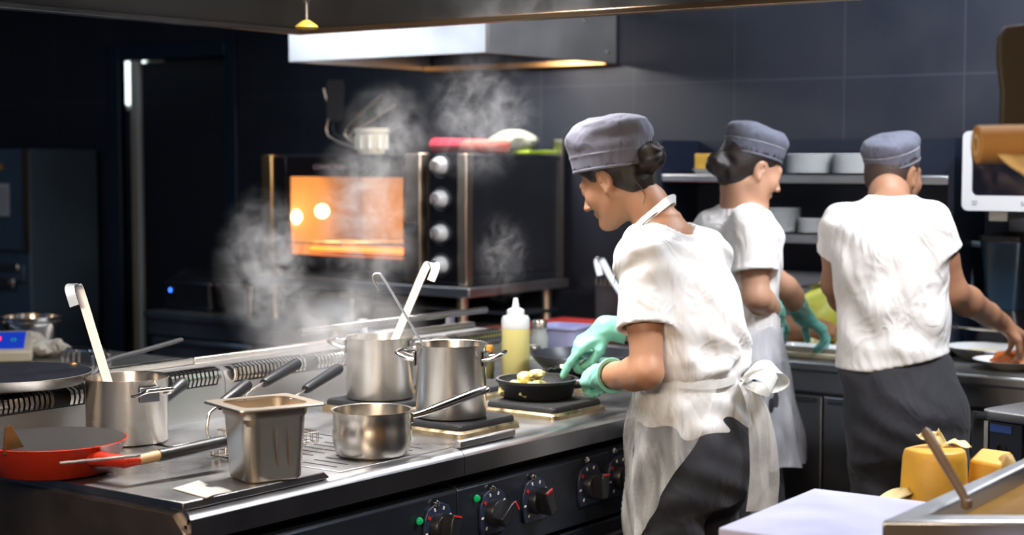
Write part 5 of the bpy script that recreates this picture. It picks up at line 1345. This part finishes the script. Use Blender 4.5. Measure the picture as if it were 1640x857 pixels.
for i in range(14):
    a = Vector((rnd.uniform(-.045, .01), -.13 + rnd.uniform(-.02, .02), rnd.uniform(-.02, .03))); d = Vector((rnd.uniform(-.02, .02), rnd.uniform(-.05, -.01), rnd.uniform(-.05, .03)))
    mb.tube([a, a + d * .5 + Vector((0, 0, .012)), a + d], [.0007, .0006, .0003], 5, smooth=3)
mb.tube([(-.055, -.075, -.035), (-.06, -.085, -.06), (-.05, -.085, -.09), (-.052, -.07, -.11)], [.0016, .0014, .001, .0004], 5, smooth=4)
obj('loose_strands', mb, M['hair'], hr)
br_o = obj('eyebrow', MB().tube([(-.018, .0915, .020), (-.034, .0885, .025), (-.052, .072, .018)], [.0025, .0028, .0012], 8, smooth=4).tube([(.018, .0915, .020), (.034, .0885, .025), (.052, .072, .018)], [.0025, .0028, .0012], 8, smooth=4), M['hair'], w1)
br_o.matrix_local = hr.matrix_local.copy()
ls_o = obj('eyelashes', MB().tube([(-.018, .0915, .002), (-.031, .0935, .000), (-.046, .083, -.003)], [.0012, .002, .0012], 6, smooth=4).tube([(.018, .0915, .002), (.031, .0935, .0), (.046, .083, -.003)], [.0012, .002, .0012], 6, smooth=4), M['hair'], w1)
ls_o.matrix_local = hr.matrix_local.copy()
lp = obj('lips', MB().tube([(-.019, .0885, -.0655), (-.008, .0975, -.063), (0, .0975, -.0635), (.008, .0975, -.063), (.019, .0885, -.0655)], [.001, .0042, .0038, .0042, .001], 8, smooth=3), mat('lip_skin', (.42, .16, .13), .45), w1); lp.matrix_local = hr.matrix_local.copy()
cap(w1, (rotm(10, -8), HX[1] + HX[0] @ np.array((0, -.006, .030))), .098, .112, .134, M['cap'], 1.3)
er = obj('earring', MB().tube([(-.0825 + .0 * math.cos(a), .004 + .006 * math.cos(a), -.050 + .0085 * math.sin(a)) for a in [2 * math.pi * i / 16 for i in range(16)]], .0013, 6, loop=True), M['gold'], w1); er.matrix_local = hr.matrix_local.copy()
# apron: neck strap, skirt of thin plastic open at the back, waist tie and bow
st_ = [L_(atD(x, y, D)) for x, y, D in ((984, 452, 4.20), (986, 410, 4.21), (1003, 382, 4.20), (1030, 355, 4.195), (1056, 333, 4.205), (1071, 321, 4.23), (1080, 318, 4.27), (1078, 326, 4.36), (1040, 350, 4.47))]
obj('neck_strap', MB().strip([tuple(p) for p in st_], [.040, .036, .030, .026, .024, .022, .022, .022, .022], .0018, (.55, .35, .75), smooth=5), M['apron_band'], w1)
obj('necklace', MB().tube([tuple(L_(atD(x, y, D))) for x, y, D in ((1008, 392, 4.185), (1024, 366, 4.183), (1046, 345, 4.19), (1064, 336, 4.21))], .0018, 6, smooth=4), mat('brown_cord', (.20, .09, .04), .5), w1)
def skirt(root, name, rows, zs, m, thL, thR, ruff=.006, seed=0, n=90, cy=None):
    """thin film round the body: rows give (z, cx, cy, rx, ry); angle runs from thL (own left) to thR (own right), 0 is the front"""
    zf, cols = loft(rows)[0].cols
    vs, fs = [], []
    for j, z in enumerate(zs):
        cx_, cy_, rx, ry = (np.interp(z, zf, c) for c in cols)
        a0, a1 = np.interp(z, [p[0] for p in thL], [p[1] for p in thL]), np.interp(z, [p[0] for p in thR], [p[1] for p in thR])
        dn = (zs[0] - z)
        for i in range(n + 1):
            a = R(a0 + (a1 - a0) * i / n)
            rr = 1 + ruff / .15 * (math.sin(11 * a + 5 * z + seed) * min(1, dn * 5) + .6 * math.sin(23 * a - 9 * z + seed * 2 + 2 * math.sin(6 * z)) * min(1, .25 + dn * 3) + .5 * math.sin(7 * a + 30 * z))
            vs.append((cx_ + math.sin(a) * rx * rr, cy_ + math.cos(a) * ry * rr, z + .004 * math.sin(9 * a)))
    for j in range(len(zs) - 1):
        for i in range(n): fs.append((j * (n + 1) + i, j * (n + 1) + i + 1, (j + 1) * (n + 1) + i + 1, (j + 1) * (n + 1) + i))
    o = obj(name, MB().add(vs, fs), m, root, ang=80); return o
rows = [(.42, 0, -.030, .232, .170), (.60, 0, -.026, .226, .164), (.74, 0, -.018, .220, .160), (.84, 0, -.012, .207, .164), (.94, 0, -.003, .186, .143), (1.00, 0, .0, .172, .130)]
zs = list(np.linspace(.995, .45, 46))
skirt(w1, 'apron', rows, zs, M['apron'], [(.45, -62), (.62, -80), (.80, -118), (.93, -146), (1.0, -160)], [(.45, 150), (.7, 158), (1.0, 165)])
tie = []
for i in range(40):
    a = 2 * math.pi * i / 40; tie.append((math.sin(a) * .171, math.cos(a) * .130, .990 + .006 * math.sin(3 * a)))
mt = MB(); vs = []; fs = []
for x, y, z in tie:
    for dz in (-.012, .012): vs.append((x * (1 + dz * .6), y * (1 + dz * .6), z + dz))
for i in range(40): j = (i + 1) % 40; fs.append((2 * i, 2 * j, 2 * j + 1, 2 * i + 1))
obj('waist_tie', MB().add(vs, fs), M['apron_band'], w1)
K0 = np.array((.01, -.150, .985))
kb = lambda *p: [tuple(K0 + np.array(q)) for q in p]
bow = MB()
bow.strip(kb((0, 0, 0), (-.03, -.045, .03), (-.035, -.085, .028), (-.015, -.095, -.005), (.0, -.05, -.012), (0, 0, -.004)), [.02, .05, .062, .062, .045, .02], .0012, (.8, .1, .5), smooth=6)
bow.strip(kb((0, 0, 0), (.04, -.03, .035), (.075, -.055, .03), (.085, -.06, .0), (.045, -.04, -.018), (0, 0, -.006)), [.02, .045, .06, .06, .045, .02], .0012, (.3, .8, .5), smooth=6)
bow.tube(kb((-.02, -.01, .012), (-.035, -.05, .035), (-.02, -.07, .042), (.0, -.055, .030), (0, -.01, .01)), .0035, 8, smooth=6)
tail = MB()
tail.strip(kb((0, 0, 0), (-.01, -.04, -.05), (.0, -.055, -.14), (.015, -.055, -.24), (.02, -.045, -.33)), [.03, .055, .075, .085, .09], .0012, (.75, -.5, 0), smooth=6)
tail.strip(kb((0, 0, 0), (.02, -.03, -.04), (.035, -.04, -.12), (.04, -.04, -.20)), [.025, .05, .06, .065], .0012, (.6, .6, 0), smooth=6)
obj('apron_bow', bow, film('bow_plastic', .72, (.80, .80, .77)), w1)
obj('apron_tail', tail, film('tail_plastic', .42, (.80, .80, .79)), w1)
# spoon in her right hand
spo = thing('serving_spoon', 'steel spoon held by the mint gloved hand over the skillet egg', 'spoon', (3.545, 2.57, HP + .055))
o = Vector(spo.location); tw_ = Vector((tip[0] + RX, tip[1] + RY, tip[2]))
kw = Rx[0] @ np.array((.10, .012, -.040)) + Rx[1]; kw = Vector((kw[0] + RX, kw[1] + RY, kw[2]))
obj('handle', MB().strip([(0.02, -.005, .004), (tw_ - o) * .6, (tw_ - o) + Vector((0, 0, -.012)), (kw - o), (kw - o) + (kw - tw_) * .8], [.010, .008, .009, .011, .014], .003, (rv[0], rv[1], 0), smooth=4), M['steel_polish'], spo)
obj('bowl', MB().lathe([(0, -.010), (.014, -.007), (.021, 0), (.0195, 0), (.013, -.0055), (0, -.008)], 24, T(0, 0, 0, 30) @ Matrix.Diagonal((1.35, 1, 1, 1))), M['steel_polish'], spo)
tag(obj('egg_spoonful', blob(.021, .012, 77, 1.2, .9, n=20, amp=.5), M['egg'], loc=tuple(o + Vector((0, 0, .008)))), 'small lump of egg heaped on the spoon over the skillet', 'egg')

# ---- the cook in glasses and the man at the prep counter
def simple_person(label, loc, rot, head, yaw, pitch, lsh, lel, lwr, rsh, rel, rwr, secs, skin, woman, arm=.046, neck=(0, .05, 1.41), sl=.55, hem=.98):
    w = bpy.data.objects.new('person', bpy.data.meshes.new('person_body')); COL.objects.link(w); w.location = loc; w.rotation_euler = (0, 0, R(rot)); tag(w, label, 'person')
    L = lambda p: local(w, p)
    J = dict(lsh=L(lsh), lel=L(lel), lwr=L(lwr), rsh=L(rsh), rel=L(rel), rwr=L(rwr)); hc = L(head)
    X = (rotm(yaw, pitch), hc)
    pts_ = np.array(list(J.values()) + [hc]); lo = np.minimum(pts_.min(0) - .2, (-.3, -.25, .78)); hi = np.maximum(pts_.max(0) + .2, (.3, .3, 1.7))
    lo[2] = .78
    g = Grid(lo, hi, .0065)
    g.do(loft([(z, a, b, c - .014, d - .014) for z, a, b, c, d in secs]), k=.01, pad=.05)
    neck = np.array(neck)
    for s in 'lr':
        P, rr = arm_chain(J[s + 'sh'], J[s + 'el'], J[s + 'wr'], arm); limb(g, P, rr, .018)
        g.do(cone((J[s + 'sh'][0] * .5, neck[1] - .01, J[s + 'sh'][2] + .020), J[s + 'sh'], .042, .044), 'u', .05)
    hb_ = X[0] @ np.array((0, -.028, -.055)) + hc
    limb(g, [neck + (0, -.01, -.06), neck * .45 + hb_ * .55, hb_], [.064, .054, .055], .03)
    add_head(g, X)
    return w, g, J, X, L
def shirt(w, J, secs, neck, scoop, hem, sl, sr=.068, amp=1.0, seed=0, m=None, tilt=0):
    g = Grid((-.40, -.28, hem - .06), (.40, .34, 1.50), .006)
    g.do(loft(secs), k=.01, pad=.05)
    for s in 'lr':
        sh, el = J[s + 'sh'], J[s + 'el']; e = sh + (el - sh) * sl
        sleeve(g, sh, e, sr - .012, sr + .004, sr - .010)
        g.do(cone((sh[0] * .35, neck[1] - .01, neck[2] - .058), sh + (0, 0, -.004), .054, .058), 'u', .05)
    en = [J[s + 'sh'] + (J[s + 'el'] - J[s + 'sh']) * sl for s in 'lr']
    g.displace(lambda x, y, z: away(x, y, z, en) * amp * (.006 * np.sin(24 * x + 40 * z + seed + 2.2 * np.sin(15 * y + 9 * z)) * np.sin(14 * y + 13 * z + 1.5 * np.sin(19 * x + seed)) + .005 * np.clip((1.35 - z) / .3, 0, 1) * np.sin(30 * x + 9 * np.sin(5 * z + seed))), (-.40, -.28, hem), (.40, .34, 1.44))
    g.do(ell((neck[0], neck[1] + scoop[3], neck[2] + scoop[4]), scoop[:3], rotm(0, -20)), 's', .004)
    g.cut((tilt, 0, -1), (0, 0, hem), .004)
    b = [(z, a, c, d - .012, e_ - .012) for z, a, c, d, e_ in secs]
    b0 = list(b[0]); b0[0] = hem - .05
    g.do(loft([tuple(b0), tuple([hem + .012] + b0[1:])]), 's', .003, pad=0)
    return attach('shirt', g.mesh('shirt', 1), m or M['shirt'], w)

# cook in glasses, in profile to the right
W2S = [(.92, 0, .0, .182, .142), (1.0, 0, .0, .168, .130), (1.08, 0, .004, .160, .126), (1.18, 0, .0, .165, .125), (1.28, 0, .01, .175, .120), (1.34, 0, .02, .160, .100), (1.385, 0, .03, .10, .075), (1.41, 0, .035, .07, .06)]
w2, g, J2, X2, L2 = simple_person('cook in slate cap, glasses and apron facing right at the prep counter', (4.44, 2.475, 0), -108,
    atD(1203, 268, 5.03), -14, -20,
    atD(1146, 368, 5.10), atD(1258, 462, 5.20), atD(1286, 506, 5.30), atD(1203, 361, 4.92), atD(1212, 476, 4.88), atD(1240, 500, 5.04), W2S, M['skin_fair'], True, neck=(0, .045, 1.40))
h1 = (frame(L2(atD(1335, 542, 5.34)) - J2['lwr'], (.2, -.2, 1)), J2['lwr']); c1 = hand_cones(1, [(20, 30, 20), (28, 34, 22), (34, 38, 24), (40, 40, 26)], [(.045, .040, -.024), (.072, .044, -.048), (.092, .036, -.064)], .95)
h2b = (frame(L2(atD(1250, 536, 5.14)) - J2['rwr'], (.4, .2, 1)), J2['rwr']); c2b = hand_cones(-1, [(40, 60, 35), (44, 62, 36), (48, 64, 38), (52, 66, 38)], [(.045, .036, -.026), (.070, .030, -.046), (.084, .016, -.056)], .95)
add_hand(g, h1, c1); add_hand(g, h2b, c2b)
w2.data = g.mesh('person_body', 1); w2.data.materials.append(M['skin_fair'])
glove(w2, h1, c1, M['glove_teal'], J2['lel'] - J2['lwr'], .075, .036, .040, .004, roll=False); glove(w2, h2b, c2b, M['glove_teal'], J2['rel'] - J2['rwr'], .05, .036, .041, .004, roll=False)
shirt(w2, J2, W2S, (0, .045, 1.40), (.085, .085, .06, .012, .018), .93, .66, .068, 1.0, 1.0)
legs2 = [((-.085, -.01, .82), (-.09, .02, .47), (-.09, .0, .10)), ((.085, -.01, .82), (.09, .02, .47), (.09, -.01, .10))]
trousers(w2, [(.66, 0, -.01, .155, .125), (.80, 0, -.02, .172, .140), (.92, 0, -.006, .158, .122), (.98, 0, 0, .15, .112)], legs2, M['trouser'], .009)
shoes(w2, legs2)
hr2 = hair_w(w2, X2, M['hair'], (0, -.115, -.030), .006)
obj('hair_tie', MB().tube([(.024 * math.cos(a), -.098, -.018 + .024 * math.sin(a)) for a in [2 * math.pi * i / 20 for i in range(20)]], .005, 8, loop=True), mat('brown_hair_tie', (.22, .13, .10), .7), hr2)
cap(w2, (rotm(-14, -14), X2[1] + X2[0] @ np.array((0, -.008, .034))), .086, .101, .096, M['cap_dark'], 2.1, .006)
gl = MB()
for s in (1, -1):
    gl.tube([(s * .032 + .021 * math.cos(a), .1035 - .006 * abs(math.cos(a)), -.004 + .016 * math.sin(a)) for a in [2 * math.pi * i / 20 for i in range(20)]], .0023, 6, loop=True)
    gl.tube([(s * .053, .098, .0), (s * .072, .06, .002), (s * .080, .0, .004)], .0016, 6)
gl.tube([(-.011, .1035, .0), (0, .1065, .003), (.011, .1035, .0)], .0016, 6)
q = obj('glasses', gl, M['black'], w2); q.matrix_local = hr2.matrix_local.copy()
q = obj('earring', MB().lathe([(0, -.004), (.004, 0), (0, .004)], 12, T(.083, .002, -.046)), M['gold'], w2); q.matrix_local = hr2.matrix_local.copy()
rows2 = [(.40, 0, .06, .235, .20), (.62, 0, .04, .215, .185), (.80, 0, .01, .205, .170), (.95, 0, .0, .186, .150), (1.05, 0, .0, .172, .137)]
skirt(w2, 'apron', rows2, list(np.linspace(1.045, .62, 34)), M['apron_cool'], [(.4, -125), (.8, -138), (1.05, -150)], [(.55, 96), (.62, 112), (.8, 105), (.95, 120), (1.05, 148)], seed=2)
obj('neck_strap', MB().tube([(.067 * math.sin(a), .036 + .066 * math.cos(a), 1.402 + .012 * math.cos(a)) for a in [2 * math.pi * i / 28 for i in range(28)]], .0085, 8, loop=True), M['apron_band'], w2)

# the man seen from behind
MS = [(.94, .0, 0, .168, .130), (1.02, .0, .0, .160, .126), (1.12, -.004, .004, .160, .124), (1.22, -.01, .006, .170, .122), (1.31, -.012, .012, .172, .108), (1.37, -.012, .022, .135, .085), (1.41, -.012, .035, .09, .068), (1.44, -.012, .04, .068, .06)]
m1, g, JM, XM, LM = simple_person('man in slate cap and white t-shirt seen from behind at the prep counter', (4.47, 1.955, 0), -66,
    atD(1431, 277, 5.02), -34, -8,
    atD(1350, 360, 4.85), atD(1338, 455, 4.98), atD(1380, 530, 5.14), atD(1488, 358, 4.72), atD(1526, 468, 4.76), atD(1606, 518, 4.98), MS, M['skin_tan'], False, arm=.050, neck=(-.012, .045, 1.43))
h3 = (frame(LM(atD(1650, 556, 5.04)) - JM['rwr'], (.1, .1, 1)), JM['rwr']); c3 = hand_cones(-1, [(30, 40, 25), (36, 44, 26), (40, 46, 28), (44, 48, 28)], [(.045, .040, -.026), (.070, .040, -.050), (.088, .030, -.064)], 1.02)
h4 = (frame(LM((4.95, 2.0, .96)) - JM['lwr'], (.1, .1, 1)), JM['lwr']); c4 = hand_cones(1, [(30, 40, 25), (36, 44, 26), (40, 46, 28), (44, 48, 28)], [(.045, .040, -.026), (.070, .040, -.050), (.088, .030, -.064)], 1.02)
add_hand(g, h3, c3); add_hand(g, h4, c4)
m1.data = g.mesh('person_body', 1); m1.data.materials.append(M['skin_tan'])
shirt(m1, JM, MS, (-.012, .045, 1.43), (.058, .060, .045, .006, .036), .955, .42, .068, 1.2, 3.0, tilt=.22)
legsm = [((-.04, -.01, .82), (-.03, .02, .47), (-.03, .0, .10)), ((.115, -.01, .82), (.14, .02, .47), (.15, -.01, .10))]
trousers(m1, [(.68, .045, -.01, .148, .125), (.82, .035, -.018, .158, .138), (.94, .008, -.004, .166, .128), (1.0, 0, 0, .150, .112)], legsm, M['trouser'], .009, lr=(.096, .084, .072))
shoes(m1, legsm)
g = Grid((-.12, -.14, -.12), (.12, .14, .14), .006)
g.do(ell((0, -.012, .030), (.0755, .0950, .085)), k=.01); g.do(ell((0, -.05, -.025), (.058, .050, .055)), k=.03)
g.do(ell((0, .085, -.055), (.10, .105, .105)), 's', .008)
for s in (1, -1): g.do(ell((s * .078, .006, -.020), (.020, .024, .040)), 's', .006)
g.do(ell((0, -.03, -.125), (.12, .11, .062)), 's', .01)
q = attach('hair', g.mesh('hair', 1), mat('short_dark_hair', (.05, .030, .022), .6, bump=.6, bscale=200), m1); q.matrix_local = Matrix.Translation(Vector(XM[1])) @ Matrix(XM[0].tolist()).to_4x4()
cap(m1, (rotm(-34, 16), XM[1] + XM[0] @ np.array((0, -.010, .030))), .082, .098, .088, M['cap_dark'], 4.4, .006)

# ------------------------------------------------------------------ steam
def steam(label, c, radii, dens, scale, thr, seed, rz=0):
    m = bpy.data.materials.new('steam'); m.use_nodes = True; nt = m.node_tree; nt.nodes.clear()
    out = nt.nodes.new('ShaderNodeOutputMaterial'); vs_ = nt.nodes.new('ShaderNodeVolumePrincipled')
    vs_.inputs['Color'].default_value = (.93, .93, .95, 1); vs_.inputs['Anisotropy'].default_value = .2
    tc = nt.nodes.new('ShaderNodeTexCoord'); ln = nt.nodes.new('ShaderNodeVectorMath'); ln.operation = 'LENGTH'
    nt.links.new(tc.outputs['Object'], ln.inputs[0])
    fo_ = nt.nodes.new('ShaderNodeMapRange'); fo_.interpolation_type = 'SMOOTHSTEP'
    fo_.inputs[1].default_value = 1.0; fo_.inputs[2].default_value = .15; nt.links.new(ln.outputs['Value'], fo_.inputs[0])
    mp = nt.nodes.new('ShaderNodeMapping'); mp.inputs['Location'].default_value = (seed * 3.1, seed, -seed * 2); nt.links.new(tc.outputs['Object'], mp.inputs[0])
    mp.inputs['Scale'].default_value = tuple(r / max(radii) for r in radii)
    nz = nt.nodes.new('ShaderNodeTexNoise'); nz.inputs['Scale'].default_value = scale; nz.inputs['Detail'].default_value = 7; nz.inputs['Roughness'].default_value = .62; nz.inputs['Distortion'].default_value = 1.3
    nt.links.new(mp.outputs[0], nz.inputs['Vector'])
    mr = nt.nodes.new('ShaderNodeMapRange'); mr.inputs[1].default_value = thr; mr.inputs[2].default_value = thr + .24; mr.inputs[3].default_value = 0; mr.inputs[4].default_value = dens; nt.links.new(nz.outputs[0], mr.inputs[0])
    mu = nt.nodes.new('ShaderNodeMath'); mu.operation = 'MULTIPLY'; nt.links.new(mr.outputs[0], mu.inputs[0]); nt.links.new(fo_.outputs[0], mu.inputs[1])
    nt.links.new(mu.outputs[0], vs_.inputs['Density']); nt.links.new(vs_.outputs[0], out.inputs['Volume'])
    bm = bmesh.new(); bmesh.ops.create_icosphere(bm, subdivisions=3, radius=1.0); me = bpy.data.meshes.new('steam'); bm.to_mesh(me); bm.free(); me.materials.append(m)
    o = bpy.data.objects.new('steam', me); COL.objects.link(o); o.location = c; o.scale = radii; o.rotation_euler = (0, 0, R(rz))
    return tag(o, label, 'steam', None, 'stuff')
steam('thick white steam billowing left of the oven window', tuple(atD(425, 430, 4.9)), (.16, .30, .27), 9, 4.4, .46, 1.0, -30)
steam('pale steam drifting across the oven window', tuple(atD(585, 345, 4.8)), (.16, .30, .30), 7.5, 3.4, .46, 2.0, -30)
steam('wispy steam curling up between oven and hood, right of the black turners', tuple(atD(765, 180, 4.9)), (.16, .36, .24), 9, 4.4, .48, 2.3, -30)
steam('faint steam around the black turners above the oven', tuple(atD(620, 215, 4.85)), (.14, .26, .18), 6, 3.2, .46, 4.2, -30)
steam('thin mist around the back pot and the finned flue', tuple(atD(540, 540, 4.45)), (.28, .36, .20), 3.6, 2.6, .42, 3.7, -30)
steam('small wisp of steam over the oil bottle', tuple(atD(805, 410, 4.75)), (.10, .10, .15), 5, 3.0, .48, 5.1, -30)
SC.cycles.volume_step_rate = 1.0
SC.cycles.volume_max_steps = 256
SC.cycles.volume_bounces = 1
